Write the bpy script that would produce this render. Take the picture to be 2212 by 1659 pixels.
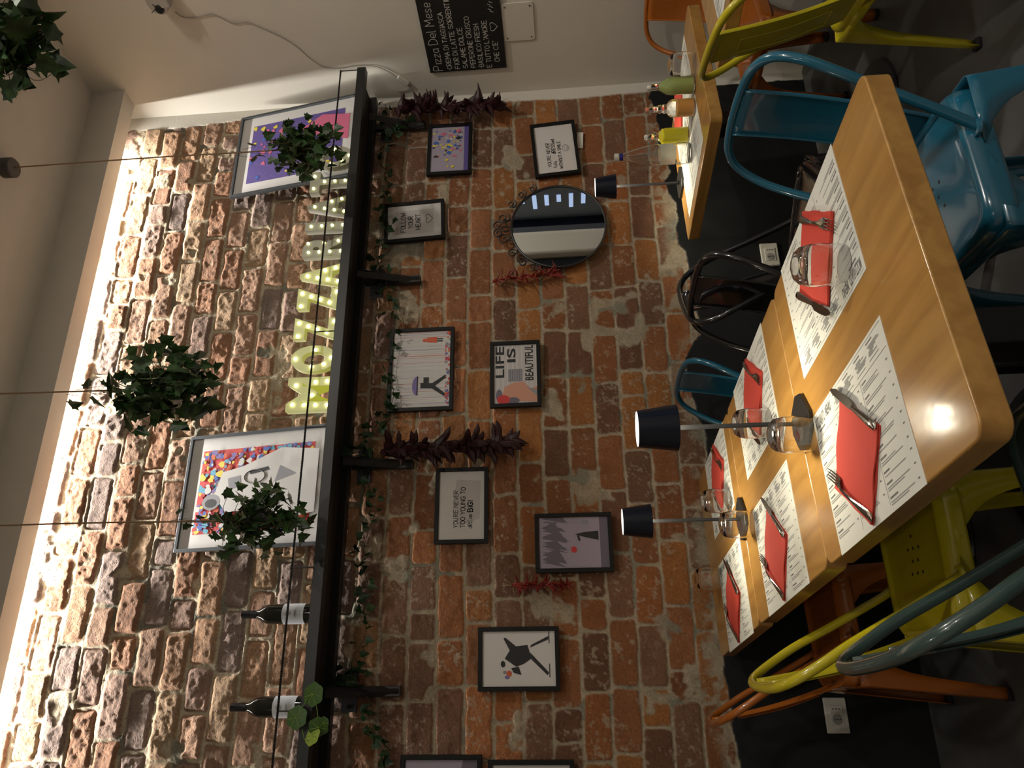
import bpy, math, random
import numpy as np
from mathutils import Matrix, Vector
random.seed(7); rng = np.random.default_rng(7)
S = bpy.context.scene; C = S.collection
for o in list(bpy.data.objects): bpy.data.objects.remove(o)
# ------------------------------------------------------------------ camera (solved from the room's lines; photo is turned a quarter)
FPX = 1574.308
R_ = np.array([0.93079254, -0.36333505, -0.04016092]); U_ = np.array([0.00960307, -0.08552288, 0.99628993]); F_ = np.array([0.36542172, 0.9277249, 0.07611492])
H = 1.285; WY = 3.076
cam = bpy.data.objects.new('camera', bpy.data.cameras.new('camera')); C.objects.link(cam)
cam.data.sensor_fit = 'HORIZONTAL'; cam.data.sensor_width = 36; cam.data.lens = FPX / 2212 * 36; cam.data.clip_start = .02
cx, cy, cz = -U_, R_, -F_
cam.matrix_world = Matrix(((cx[0], cy[0], cz[0], 0), (cx[1], cy[1], cz[1], 0), (cx[2], cy[2], cz[2], H), (0, 0, 0, 1)))
S.camera = cam
# ------------------------------------------------------------------ world, exposure, room lights
S.view_settings.view_transform = 'Standard'; S.view_settings.look = 'None'; S.view_settings.exposure = 0.12; S.view_settings.gamma = 1
S.view_settings.use_curve_mapping = False
S.world = bpy.data.worlds.new('world'); S.world.use_nodes = True
S.world.node_tree.nodes['Background'].inputs[0].default_value = (.9, .8, .65, 1); S.world.node_tree.nodes['Background'].inputs[1].default_value = .075
def area(name, loc, size, power, col, direction=(0, 0, -1), sizey=None, shape='RECTANGLE', spread=math.pi, xdir=None):
    l = bpy.data.lights.new(name, 'AREA'); l.shape = shape; l.size = size
    if sizey: l.size_y = sizey
    l.energy = power; l.color = col; l.spread = spread
    o = bpy.data.objects.new(name, l); C.objects.link(o)
    z = -Vector(direction).normalized(); x = Vector(xdir) if xdir else (Vector((1, 0, 0)) if abs(z.x) < .9 else Vector((0, 1, 0)))
    y = z.cross(x).normalized(); x = y.cross(z)
    o.matrix_world = Matrix(((x.x, y.x, z.x, loc[0]), (x.y, y.y, z.y, loc[1]), (x.z, y.z, z.z, loc[2]), (0, 0, 0, 1)))
    return o
SOF_Z = 3.60
area('cove_light', (0.78, WY - .074, SOF_Z + .155), 3.84, 64, (1, .96, .90), (0, .06, -1), sizey=.008, xdir=(1, 0, 0), spread=math.radians(110))
FILL_POS = [(0.6, -1.2), (2.5, .35), (-1.5, .2), (2.0, -2.2), (-.8, -2.4)]  # unseen ceiling fill lights, added to give the room its ambient level
for i, (x, y) in enumerate(FILL_POS):
    area('downlight_beam', (x, y, 3.745), .16, [28, 40, 5, 32, 5][i], (1, .93, .83), shape='DISK')
# ------------------------------------------------------------------ pixel -> place
O_ = np.array([0, 0, H])
def ray(x, y): return F_ + (1659 - y - 829.5) / FPX * R_ - (x - 1106) / FPX * U_
def W(x, y, off=0.0):
    d = ray(x, y); return O_ + (WY - off) / d[1] * d
def ZP(x, y, z):
    d = ray(x, y); return O_ + (z - H) / d[2] * d
def YP(x, y, Y):
    d = ray(x, y); return O_ + Y / d[1] * d
AL = math.radians(8.5); C0 = np.array([2.90, WY, 0]); WD = np.array([math.sin(AL), -math.cos(AL), 0]); WN = np.array([-math.cos(AL), -math.sin(AL), 0])
def WR(x, y, off=0.0):
    d = ray(x, y); t = ((C0 + WN * off - O_) @ WN) / (d @ WN); return O_ + t * d
# ------------------------------------------------------------------ materials
MATS = {}
def new_mat(name):
    m = bpy.data.materials.new(name); m.use_nodes = True
    n = m.node_tree; b = n.nodes['Principled BSDF']; return m, n, b
def mat(name, col, rough=.5, metal=0, coat=0, trans=0, ior=None, emit=None, es=0, bump=0, bscale=200, var=0, vscale=8, spec=None):
    if name in MATS: return MATS[name]
    m, n, b = new_mat(name)
    b.inputs['Base Color'].default_value = (*col, 1); b.inputs['Roughness'].default_value = rough; b.inputs['Metallic'].default_value = metal
    b.inputs['Coat Weight'].default_value = coat; b.inputs['Coat Roughness'].default_value = .06; b.inputs['Transmission Weight'].default_value = trans
    if ior: b.inputs['IOR'].default_value = ior
    if spec is not None: b.inputs['Specular IOR Level'].default_value = spec
    if emit: b.inputs['Emission Color'].default_value = (*emit, 1); b.inputs['Emission Strength'].default_value = es
    tc = n.nodes.new('ShaderNodeTexCoord')
    if var:
        t = n.nodes.new('ShaderNodeTexNoise'); t.inputs['Scale'].default_value = vscale; t.inputs['Detail'].default_value = 6; n.links.new(tc.outputs['Object'], t.inputs['Vector'])
        r = n.nodes.new('ShaderNodeValToRGB'); r.color_ramp.elements[0].position = .35; r.color_ramp.elements[1].position = .65
        r.color_ramp.elements[0].color = (*[c * (1 - var) for c in col], 1); r.color_ramp.elements[1].color = (*[min(1, c * (1 + var)) for c in col], 1)
        n.links.new(t.outputs['Fac'], r.inputs['Fac']); n.links.new(r.outputs['Color'], b.inputs['Base Color'])
    if bump:
        t = n.nodes.new('ShaderNodeTexNoise'); t.inputs['Scale'].default_value = bscale; t.inputs['Detail'].default_value = 4; n.links.new(tc.outputs['Object'], t.inputs['Vector'])
        bp = n.nodes.new('ShaderNodeBump'); bp.inputs['Strength'].default_value = bump; bp.inputs['Distance'].default_value = .002
        n.links.new(t.outputs['Fac'], bp.inputs['Height']); n.links.new(bp.outputs['Normal'], b.inputs['Normal'])
    MATS[name] = m; return m
def wood_mat():
    m, n, b = new_mat('varnished_wood')
    tc = n.nodes.new('ShaderNodeTexCoord'); mp = n.nodes.new('ShaderNodeMapping'); mp.inputs['Scale'].default_value = (12, 1.3, 12)
    n.links.new(tc.outputs['Object'], mp.inputs['Vector'])
    t = n.nodes.new('ShaderNodeTexNoise'); t.inputs['Scale'].default_value = 2.2; t.inputs['Detail'].default_value = 8; t.inputs['Distortion'].default_value = .6
    n.links.new(mp.outputs['Vector'], t.inputs['Vector'])
    r = n.nodes.new('ShaderNodeValToRGB'); e = r.color_ramp.elements; e[0].position = .3; e[1].position = .72
    e[0].color = (.33, .16, .036, 1); e[1].color = (.50, .27, .068, 1)
    n.links.new(t.outputs['Fac'], r.inputs['Fac']); n.links.new(r.outputs['Color'], b.inputs['Base Color'])
    b.inputs['Roughness'].default_value = .3; b.inputs['Coat Weight'].default_value = .7; b.inputs['Coat Roughness'].default_value = .13
    t2 = n.nodes.new('ShaderNodeTexNoise'); t2.inputs['Scale'].default_value = 60; n.links.new(tc.outputs['Object'], t2.inputs['Vector'])
    bp = n.nodes.new('ShaderNodeBump'); bp.inputs['Strength'].default_value = .12; bp.inputs['Distance'].default_value = .001
    n.links.new(t2.outputs['Fac'], bp.inputs['Height']); n.links.new(bp.outputs['Normal'], b.inputs['Normal']); n.links.new(bp.outputs['Normal'], b.inputs['Coat Normal'])
    return m
WOOD = wood_mat()
M_BLACK = mat('black_metal', (.012, .012, .013), .42); M_BLKG = mat('black_gloss', (.008, .008, .009), .15, coat=.6)
M_FRAME = mat('black_frame_wood', (.006, .006, .006), .5, spec=.25); M_GFRAME = mat('grey_frame', (.10, .11, .12), .35, metal=.6)
M_WHITEP = mat('white_plastic', (.62, .60, .54), .4); M_CHROME = mat('polished_steel', (.62, .61, .58), .16, metal=1)
M_CABLE = mat('grey_cable', (.30, .27, .23), .5); M_GLASS = mat('clear_glass', (1, 1, 1), 0.0, trans=1, ior=1.45); M_RED = mat('red_napkin_paper', (.55, .055, .035), .85, bump=.3, bscale=500)
M_PAPER = mat('paper', (.66, .66, .60), .8); M_INK = mat('grey_ink', (.16, .16, .155), .8); M_INKD = mat('dark_ink', (.02, .02, .022), .7); M_INKL = mat('pale_ink', (.27, .27, .26), .8)
M_CHALK = mat('chalk_marker', (.62, .60, .55), .8); M_BOARD = mat('chalkboard', (.006, .006, .006), .6)
M_LEAF = mat('ivy_leaf', (.022, .06, .012), .45, var=.6, vscale=25); M_STEM = mat('ivy_stem', (.05, .04, .015), .7); M_CORD = mat('jute_cord', (.22, .14, .08), .9)
M_SHADE = mat('navy_shade', (.003, .005, .013), .3, spec=.35); M_RUB = mat('rubber', (.01, .01, .01), .8)
# ------------------------------------------------------------------ mesh tools
class MB:
    def __init__(s): s.v = []; s.f = []; s.m = []
    def add(s, v, f, mi=0, T=None):
        b = len(s.v)
        if T is not None: v = [tuple(T @ Vector(p)) for p in v]
        s.v += [tuple(p) for p in v]; s.f += [tuple(i + b for i in q) for q in f]; s.m += [mi] * len(f)
    def box(s, c, d, mi=0, T=None):
        x, y, z = c; a, b, e = d[0] / 2, d[1] / 2, d[2] / 2
        v = [(x + i * a, y + j * b, z + k * e) for k in (-1, 1) for j in (-1, 1) for i in (-1, 1)]
        s.add(v, [(0, 2, 3, 1), (4, 5, 7, 6), (0, 1, 5, 4), (2, 6, 7, 3), (0, 4, 6, 2), (1, 3, 7, 5)], mi, T)
    def prism(s, pts, z0, z1, mi=0, T=None):
        n = len(pts); v = [(*p, z0) for p in pts] + [(*p, z1) for p in pts]
        s.add(v, [tuple(range(n - 1, -1, -1)), tuple(range(n, 2 * n))] + [(i, (i + 1) % n, (i + 1) % n + n, i + n) for i in range(n)], mi, T)
    def lathe(s, prof, n=32, mi=0, T=None, sx=1, sy=1):
        v = []; f = []; rings = []
        for (r, z) in prof:
            if r < 1e-6: rings.append([len(v)]); v.append((0, 0, z))
            else:
                rings.append(list(range(len(v), len(v) + n))); v += [(sx * r * math.cos(2 * math.pi * i / n), sy * r * math.sin(2 * math.pi * i / n), z) for i in range(n)]
        for a, b in zip(rings, rings[1:]):
            for i in range(n):
                j = (i + 1) % n
                if len(a) == 1 and len(b) == 1: break
                if len(a) == 1: f.append((a[0], b[j], b[i])[::-1])
                elif len(b) == 1: f.append((a[i], a[j], b[0]))
                else: f.append((a[i], a[j], b[j], b[i]))
        s.add(v, f, mi, T)
    def tube(s, pts, r, n=10, mi=0, T=None, closed=False, caps=True):
        P = [Vector(p) for p in pts]; N = len(P); v = []; f = []
        rr = r if isinstance(r, (list, tuple)) else [r] * N
        t0 = (P[1] - P[0]).normalized(); a = Vector((0, 0, 1)) if abs(t0.z) < .9 else Vector((1, 0, 0)); nrm = t0.cross(a).normalized()
        for i in range(N):
            if closed: t = (P[(i + 1) % N] - P[i - 1]).normalized()
            else: t = (P[min(i + 1, N - 1)] - P[max(i - 1, 0)]).normalized()
            nrm = (nrm - t * nrm.dot(t)); nrm = nrm.normalized() if nrm.length > 1e-6 else t.orthogonal().normalized(); b = t.cross(nrm)
            v += [tuple(P[i] + (nrm * math.cos(2 * math.pi * k / n) + b * math.sin(2 * math.pi * k / n)) * rr[i]) for k in range(n)]
        for i in range(N if closed else N - 1):
            j = (i + 1) % N
            f += [(i * n + k, i * n + (k + 1) % n, j * n + (k + 1) % n, j * n + k) for k in range(n)]
        if not closed and caps: f += [tuple(range(n - 1, -1, -1)), tuple(range((N - 1) * n, N * n))]
        s.add(v, f, mi, T)
    def build(s, name, mats, parent=None, smooth=True, bev=0, loc=None, seg=2):
        me = bpy.data.meshes.new(name); me.from_pydata(s.v, [], s.f)
        if not isinstance(mats, (list, tuple)): mats = [mats]
        for m in mats: me.materials.append(m)
        if len(mats) > 1: me.polygons.foreach_set('material_index', s.m)
        me.validate(); me.update()
        if smooth:
            me.polygons.foreach_set('use_smooth', [True] * len(me.polygons))
            try: me.set_sharp_from_angle(angle=math.radians(38))
            except Exception: pass
        o = bpy.data.objects.new(name, me); C.objects.link(o)
        if parent: o.parent = parent
        if loc is not None: o.location = loc
        if bev:
            b = o.modifiers.new('bevel', 'BEVEL'); b.width = bev; b.segments = seg; b.limit_method = 'ANGLE'; b.angle_limit = math.radians(40)
        return o
def spline(pts, k=8, closed=False):
    P = [np.array(p, float) for p in pts]; n = len(P); out = []
    for i in range(n if closed else n - 1):
        p0 = P[i - 1] if (i or closed) else 2 * P[0] - P[1]; p1 = P[i]; p2 = P[(i + 1) % n]
        p3 = P[(i + 2) % n] if (closed or i + 2 < n) else 2 * P[-1] - P[-2]
        for t in np.linspace(0, 1, k, endpoint=False):
            out.append(tuple(.5 * ((2 * p1) + (-p0 + p2) * t + (2 * p0 - 5 * p1 + 4 * p2 - p3) * t * t + (-p0 + 3 * p1 - 3 * p2 + p3) * t ** 3)))
    if not closed: out.append(tuple(P[-1]))
    return out
def tag(o, label, cat, group=None, kind=None):
    if label: o['label'] = label
    if cat: o['category'] = cat
    if group: o['group'] = group
    if kind: o['kind'] = kind
    return o
def empty(name, loc, rz=0, label=None, cat=None, group=None, M=None):
    o = bpy.data.objects.new(name, None); C.objects.link(o); o.empty_display_size = .05
    if M is not None: o.matrix_world = M
    else: o.location = loc; o.rotation_euler = (0, 0, rz)
    return tag(o, label, cat, group)
def copy_tree(o, parent=None):
    c = o.copy(); C.objects.link(c)
    if parent is not None: c.parent = parent
    for ch in [k for k in bpy.data.objects if k.parent == o]: copy_tree(ch, c)
    return c
def put(proto, used, loc, rz, label, group=None, first_ok=True):
    o = proto if (proto.name not in used and first_ok) else copy_tree(proto)
    used.add(proto.name); o.location = loc; o.rotation_euler = (0, 0, rz); o['label'] = label
    if group: o['group'] = group
    return o
def struct(o): o['kind'] = 'structure'; return o
def rrect(w, h, r, n=5, cx=0, cy=0):
    out = []
    for (sx, sy, a0) in ((1, 1, 0), (-1, 1, 90), (-1, -1, 180), (1, -1, 270)):
        for i in range(n + 1):
            a = math.radians(a0 + 90 * i / n); out.append((cx + sx * (w / 2 - r) + r * math.cos(a), cy + sy * (h / 2 - r) + r * math.sin(a)))
    return out
# ------------------------------------------------------------------ stroke lettering (marker / chalk hand) and block lettering
G = {'A': [[(0, 0), (2, 6), (4, 0)], [(.8, 2.2), (3.3, 2.2)]], 'B': [[(0, 0), (0, 6), (2.6, 6), (3.4, 5), (2.8, 3.4), (0, 3.2)], [(2.6, 3.3), (3.8, 2), (3, .2), (0, 0)]],
 'C': [[(3.8, 5), (2.6, 6), (1, 5.6), (.1, 3.4), (.6, .9), (2, 0), (3.8, .8)]], 'D': [[(0, 0), (0, 6), (2, 5.8), (3.8, 4), (3.6, 1.6), (2, .1), (0, 0)]],
 'E': [[(3.6, 6), (0, 6), (0, 0), (3.6, 0)], [(0, 3.1), (3, 3.1)]], 'F': [[(3.6, 6), (0, 6), (0, 0)], [(0, 3.1), (2.8, 3.1)]],
 'G': [[(3.8, 5), (2.6, 6), (1, 5.6), (.1, 3.4), (.6, .9), (2, 0), (3.6, .7), (3.7, 2.6), (2.2, 2.6)]], 'H': [[(0, 0), (0, 6)], [(3.6, 0), (3.6, 6)], [(0, 3), (3.6, 3)]],
 'I': [[(1, 0), (1, 6)]], 'K': [[(0, 0), (0, 6)], [(3.6, 6), (0, 2.8), (3.8, 0)]], 'L': [[(0, 6), (0, 0), (3.4, 0)]], 'M': [[(0, 0), (.3, 6), (2.3, 2), (4.3, 6), (4.6, 0)]],
 'N': [[(0, 0), (0, 6), (3.6, 0), (3.6, 6)]], 'O': [[(2, 6), (.6, 5), (0, 3), (.6, .9), (2, 0), (3.5, .9), (4, 3), (3.4, 5), (2, 6)]],
 'P': [[(0, 0), (0, 6), (2.6, 5.9), (3.6, 4.6), (2.8, 3.1), (0, 2.8)]], 'R': [[(0, 0), (0, 6), (2.6, 5.9), (3.5, 4.6), (2.6, 3.1), (0, 2.9), (3.7, 0)]],
 'S': [[(3.6, 5.1), (2.2, 6), (.5, 5.3), (.5, 3.8), (3, 2.5), (3.5, 1), (2, 0), (.1, .8)]], 'T': [[(0, 6), (4, 6)], [(2, 6), (2, 0)]],
 'U': [[(0, 6), (.1, 1.4), (1.5, 0), (3.2, .8), (3.6, 6)]], 'V': [[(0, 6), (2, 0), (4, 6)]], 'W': [[(0, 6), (1.2, 0), (2.6, 4.4), (4, 0), (5.2, 6)]], 'Y': [[(0, 6), (2, 3), (4, 6)], [(2, 3), (1.6, 0)]],
 'Z': [[(0, 6), (3.7, 6), (0, 0), (3.8, 0)]], "'": [[(.6, 6.4), (.3, 5)]], '.': [[(.3, 3), (.8, 3)]], ',': [[(.8, .4), (.4, -1)]], '!': [[(1, 6), (.9, 1.6)], [(.9, .4), (.9, 0)]],
 '1': [[(.2, 4.4), (1.8, 6), (1.6, 0)]], '3': [[(0, 5.6), (2.4, 6), (3.2, 4.8), (1.4, 3.3), (3.3, 2), (2.6, .2), (0, .4)]], ' ': [],
 'e': [[(.2, 1.8), (2.8, 2), (2.4, 3.4), (1, 3.6), (.2, 2), (.8, .2), (2.8, .6)]], 'd': [[(2.8, 3.2), (1, 3.6), (.2, 1.8), (1, .1), (2.6, .6)], [(2.9, 6), (2.8, 0)]], 'l': [[(.6, 6), (.6, .3), (1.2, 0)]],
 'a': [[(2.8, 3.2), (1, 3.6), (.2, 1.8), (1, .1), (2.7, .9)], [(2.8, 3.6), (2.9, 0)]], 'm': [[(0, 0), (.1, 3.6), (1.2, 3.5), (1.6, 0), (1.7, 3.4), (2.9, 3.5), (3.2, 0)]], 'f': [[(2.6, 5.6), (1.4, 6), (1, 4), (.9, 0)], [(0, 3.6), (2.2, 3.6)]],
 'u': [[(0, 3.6), (.2, .6), (1.4, 0), (2.4, .8), (2.5, 3.6)]], 'y': [[(0, 3.6), (1.4, .6)], [(2.8, 3.6), (.4, -2)]], 'i': [[(.5, 3.6), (.5, 0)]], 'z': [[(0, 3.4), (2.6, 3.4), (0, 0), (2.8, 0)]], 's': [[(2.6, 3), (1.2, 3.6), (.4, 2.6), (2.4, 1.2), (1.4, 0), (0, .6)]]}
ADV = {' ': 2.6, 'M': 5.8, 'W': 6.4, 'I': 2.2, "'": 1.4, '.': 1.8, 'l': 2, 'i': 1.6, 'm': 4.3, '1': 3, '!': 2, ',': 1.6}
def stroke_text(mb, txt, x, z, h, T=None, width=.12, jit=.12, mi=0, y=0, slant=.0):
    k = h / 6; cxx = x
    for ch in txt:
        for st in G.get(ch, []):
            pts = spline([(p[0] + random.uniform(-jit, jit), p[1] + random.uniform(-jit, jit), 0) for p in st], 3) if (len(st) > 3 and ch not in 'EFZMNTL') else [(p[0] + random.uniform(-jit, jit), p[1] + random.uniform(-jit, jit), 0) for p in st]
            for a, b in zip(pts, pts[1:]):
                ax, az, bx, bz = cxx + (a[0] + slant * a[1]) * k, z + a[1] * k, cxx + (b[0] + slant * b[1]) * k, z + b[1] * k
                L = math.hypot(bx - ax, bz - az) or 1e-6; dx, dz = (bx - ax) / L, (bz - az) / L; w = width * h / 2
                ax -= dx * w * .6; az -= dz * w * .6; bx += dx * w * .6; bz += dz * w * .6
                mb.add([(ax - dz * w, y, az + dx * w), (bx - dz * w, y, bz + dx * w), (bx + dz * w, y, bz - dx * w), (ax + dz * w, y, az - dx * w)], [(3, 2, 1, 0)], mi, T)
        cxx += (ADV.get(ch, 4.9 if ch.isupper() else 3.7)) * k
    return cxx - x
def text_mesh(body, size=1.0, extrude=0, offset=0, bevel=0):
    cu = bpy.data.curves.new('t', 'FONT'); cu.body = body; cu.size = size; cu.extrude = extrude; cu.offset = offset; cu.bevel_depth = bevel; cu.resolution_u = 6
    o = bpy.data.objects.new('t', cu); C.objects.link(o); bpy.context.view_layer.update()
    me = bpy.data.meshes.new_from_object(o.evaluated_get(bpy.context.evaluated_depsgraph_get()))
    bpy.data.objects.remove(o); bpy.data.curves.remove(cu)
    v = np.array([x.co[:] for x in me.vertices]); f = [tuple(p.vertices) for p in me.polygons]; bpy.data.meshes.remove(me)
    return v, f
# ================================================================== ROOM SHELL
def vnoise(shape, cell, seed):
    r = np.random.default_rng(seed); ny, nx = shape; gy, gx = int(ny / cell) + 3, int(nx / cell) + 3
    g = r.random((gy, gx)); y = np.arange(ny) / cell; x = np.arange(nx) / cell
    y0 = y.astype(int); x0 = x.astype(int); fy = y - y0; fx = x - x0; fy = fy * fy * (3 - 2 * fy); fx = fx * fx * (3 - 2 * fx)
    a = g[np.ix_(y0, x0)]; b = g[np.ix_(y0, x0 + 1)]; c = g[np.ix_(y0 + 1, x0)]; d = g[np.ix_(y0 + 1, x0 + 1)]
    fx = fx[None]; fy = fy[:, None]
    return (a * (1 - fx) + b * fx) * (1 - fy) + (c * (1 - fx) + d * fx) * fy
def fbm(shape, cell, seed, octv=4, pers=.5):
    s = 0; a = 1; t = 0
    for i in range(octv):
        s = s + a * vnoise(shape, max(cell / 2 ** i, 1.01), seed + i * 17); t += a; a *= pers
    return s / t
def sstep(a, b, x): t = np.clip((x - a) / (b - a), 0, 1); return t * t * (3 - 2 * t)
def brick_wall():
    st = .005; X0, X1, Z0, Z1 = -1.3, 2.90, 0.0, 3.78
    nx = int(round((X1 - X0) / st)) + 1; nz = int(round((Z1 - Z0) / st)) + 1; sh = (nz, nx)
    xs = np.linspace(X0, X1, nx); zs = np.linspace(Z0, Z1, nz); Xg, Zg = np.meshgrid(xs, zs)
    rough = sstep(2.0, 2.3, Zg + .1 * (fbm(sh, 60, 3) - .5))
    wz = .022 * (fbm(sh, 140, 11, 2) - .5) + .010 * (fbm(sh, 14, 12, 3) - .5); wx = .02 * (fbm(sh, 40, 13, 3) - .5) + .010 * (fbm(sh, 10, 14, 3) - .5)
    P = .1145; zz = Zg + wz - 1.512 + 20 * P; row = np.floor(zz / P).astype(int); fz = zz - row * P
    dz = np.minimum(fz, P - fz)
    dxe = np.zeros(sh); bid = np.zeros(sh, int)
    r = np.random.default_rng(5)
    nr = row.max() + 1
    for k in range(row.min(), nr):
        j = [X0 - .5 + r.uniform(0, .25)]
        while j[-1] < X1 + .5: j.append(j[-1] + (r.uniform(.225, .262) if r.random() < .8 else r.uniform(.11, .2)))
        j = np.array(j); m = row == k
        if not m.any(): continue
        xx = (Xg + wx)[m]; i = np.searchsorted(j, xx); dxe[m] = np.minimum(xx - j[i - 1], j[i] - xx); bid[m] = k * 97 + i
    nb = bid.max() + 1
    rb = r.random((nb, 8))
    jw = .0046 + .004 * (fbm(sh, 30, 21, 2) - .5)
    rad = .018; ax = np.maximum(rad - (dxe - jw), 0); az = np.maximum(rad - (dz - jw), 0)
    d = np.where((ax > 0) & (az > 0), rad - np.hypot(ax, az), np.minimum(dxe, dz) - jw)
    d = d + .0075 * (fbm(sh, 6, 22, 3) - .5)
    smear = sstep(.655, .70, fbm(sh, 34, 23, 4, .55)) * (rb[bid, 5] < .75)
    # dado edge
    tr = [(1405, 198), (1400, 212), (1411, 230), (1417, 245), (1416, 262), (1425, 285), (1423, 310), (1441, 355), (1448, 372), (1436, 392), (1446, 418), (1461, 440), (1464, 470), (1462, 495), (1468, 530), (1479, 545), (1485, 575), (1486, 600), (1498, 628), (1502, 660), (1511, 700), (1512, 722), (1498, 738), (1491, 755), (1480, 775), (1480, 805), (1492, 850), (1506, 900), (1514, 908), (1520, 925), (1522, 960), (1527, 1000), (1533, 1080), (1535, 1200), (1541, 1300), (1551, 1330), (1556, 1370), (1562, 1420), (1562, 1450), (1572, 1490), (1577, 1540), (1578, 1570), (1589, 1610), (1592, 1640), (1599, 1659)]
    pw = np.array([W(*t) for t in tr]); o = np.argsort(pw[:, 0]); zb = np.interp(xs, pw[o, 0], pw[o, 2], left=pw[o, 2][0], right=pw[o, 2][-1])
    zb = zb[None] + .022 * (fbm(sh, 14, 31, 4) - .5) + .008 * (fbm(sh, 4, 35, 2) - .5)
    dd = Zg - zb                                  # >0 brick
    smear = np.maximum(smear, (1 - sstep(.01, .09, dd + .06 * (fbm(sh, 16, 32, 3) - .5))) * sstep(.35, .5, fbm(sh, 9, 33, 3)))
    er = [(281, 285), (400, 277), (470, 268), (530, 258), (800, 235), (1120, 218), (1240, 214), (1400, 198), (1620, 180), (1746, 172)]
    pe = np.array([W(*t) for t in er]); o = np.argsort(pe[:, 2]); xr = np.interp(zs, pe[o, 2], pe[o, 0])[:, None] + .012 * (fbm(sh, 9, 41, 3) - .5)
    de = xr - Xg                                  # >0 brick, <0 plaster strip
    m = sstep(-.001, .004, d) * (1 - smear * .9)
    off = (rb[bid, 0] - .5); tx = (rb[bid, 1] - .5) * (Xg - np.round(Xg / .24) * .24); tz = (rb[bid, 2] - .5) * (fz - P / 2)
    hb = .006 + .004 * off + rough * (.008 + .012 * off + .06 * tz + .02 * tx)
    sn = fbm(sh, 14, 51, 4, .6) - .5; sn2 = fbm(sh, 5, 55, 3, .6) - .5; sn3 = np.abs(fbm(sh, 22, 57, 3) - .5)
    hb = hb + rough * (.011 * sn + .007 * sn2 - .013 * sn3) * (.5 + rb[bid, 3]) + (1 - rough) * (.0022 * sn + .0014 * sn2)
    hb = hb - rough * .010 * (1 - sstep(0, .016, d))
    hm = .002 + .004 * sn2 * (1 + rough) + .0035 * (fbm(sh, 8, 61, 2) - .5) + .004 * smear + .007 * rough * fbm(sh, 18, 65, 2)
    h = hb * m + hm * (1 - m)
    holes = (1 - sstep(.0, .05, np.abs(fbm(sh, 3, 71, 2) - .86))) * 0
    hd = .012 + .0012 * (fbm(sh, 40, 63, 3) - .5) + .0008 * sn2
    kb = sstep(-.002, .002, dd); h = h * kb + hd * (1 - kb)
    ke = sstep(-.002, .002, de); h = h * ke + .012 * (1 - ke)
    # colours, bricks and mortar paler in the rough upper part
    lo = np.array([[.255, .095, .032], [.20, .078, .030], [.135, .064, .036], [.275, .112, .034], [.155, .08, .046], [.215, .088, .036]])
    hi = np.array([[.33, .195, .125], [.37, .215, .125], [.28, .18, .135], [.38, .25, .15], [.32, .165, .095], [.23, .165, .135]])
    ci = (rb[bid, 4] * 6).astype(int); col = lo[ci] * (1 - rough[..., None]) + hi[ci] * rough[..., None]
    col = col * (.80 + .40 * fbm(sh, 12, 81, 4))[..., None] * (.85 + .3 * rb[bid, 6])[..., None]
    mort = np.array([.34, .285, .20]) * (.72 + .5 * fbm(sh, 7, 85, 3))[..., None]
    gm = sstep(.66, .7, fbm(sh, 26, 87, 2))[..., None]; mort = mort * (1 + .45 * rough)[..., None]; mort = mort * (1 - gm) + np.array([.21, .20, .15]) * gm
    fl = sstep(.60, .70, fbm(sh, 5, 91, 4, .85) + .20 * (fbm(sh, 20, 95, 3) - .5)) * (1 - .65 * rough) * (.35 + .65 * (rb[bid, 7] > .4)) * .62
    col = col * (1 - fl[..., None]) + np.array([.36, .29, .21]) * fl[..., None]
    col = col * m[..., None] + mort * (1 - m[..., None])
    blk = np.array([.0065, .0075, .008]) * (.6 + .9 * fbm(sh, 20, 97, 4))[..., None]
    col = col * kb[..., None] + blk * (1 - kb[..., None]); col = col * ke[..., None] + np.array([.60, .57, .50]) * (1 - ke[..., None])
    low_r = (1 - ke) * (1 - kb)
    me = bpy.data.meshes.new('wall_back'); nv = nx * nz
    co = np.empty((nv, 3), np.float32); co[:, 0] = Xg.ravel(); co[:, 1] = (WY + .008 - h).ravel(); co[:, 2] = Zg.ravel()
    me.vertices.add(nv); me.vertices.foreach_set('co', co.ravel())
    i = np.arange(nv).reshape(sh); q = np.stack([i[:-1, :-1], i[:-1, 1:], i[1:, 1:], i[1:, :-1]], -1).reshape(-1, 4)
    nf = len(q); me.loops.add(nf * 4); me.polygons.add(nf)
    me.loops.foreach_set('vertex_index', q.ravel().astype(np.int32)); me.polygons.foreach_set('loop_start', np.arange(0, nf * 4, 4, dtype=np.int32))
    try: me.polygons.foreach_set('loop_total', np.full(nf, 4, np.int32))
    except Exception: pass
    me.update(calc_edges=True); me.polygons.foreach_set('use_smooth', np.ones(nf, bool))
    a = me.color_attributes.new('Col', 'FLOAT_COLOR', 'POINT'); cc = np.ones((nv, 4), np.float32); cc[:, :3] = col.reshape(-1, 3); a.data.foreach_set('color', cc.ravel())
    g = me.attributes.new('paint', 'FLOAT', 'POINT'); g.data.foreach_set('value', (1 - kb * ke).ravel().astype(np.float32))
    g = me.attributes.new('rough', 'FLOAT', 'POINT'); g.data.foreach_set('value', rough.ravel().astype(np.float32))
    ob = bpy.data.objects.new('wall_back', me); C.objects.link(ob)
    mt, n, b = new_mat('brick_and_plaster')
    ca = n.nodes.new('ShaderNodeAttribute'); ca.attribute_name = 'Col'; pa = n.nodes.new('ShaderNodeAttribute'); pa.attribute_name = 'paint'; ra = n.nodes.new('ShaderNodeAttribute'); ra.attribute_name = 'rough'
    tc = n.nodes.new('ShaderNodeTexCoord'); t = n.nodes.new('ShaderNodeTexNoise'); t.inputs['Scale'].default_value = 90; t.inputs['Detail'].default_value = 8; t.inputs['Roughness'].default_value = .7; n.links.new(tc.outputs['Object'], t.inputs['Vector'])
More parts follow.
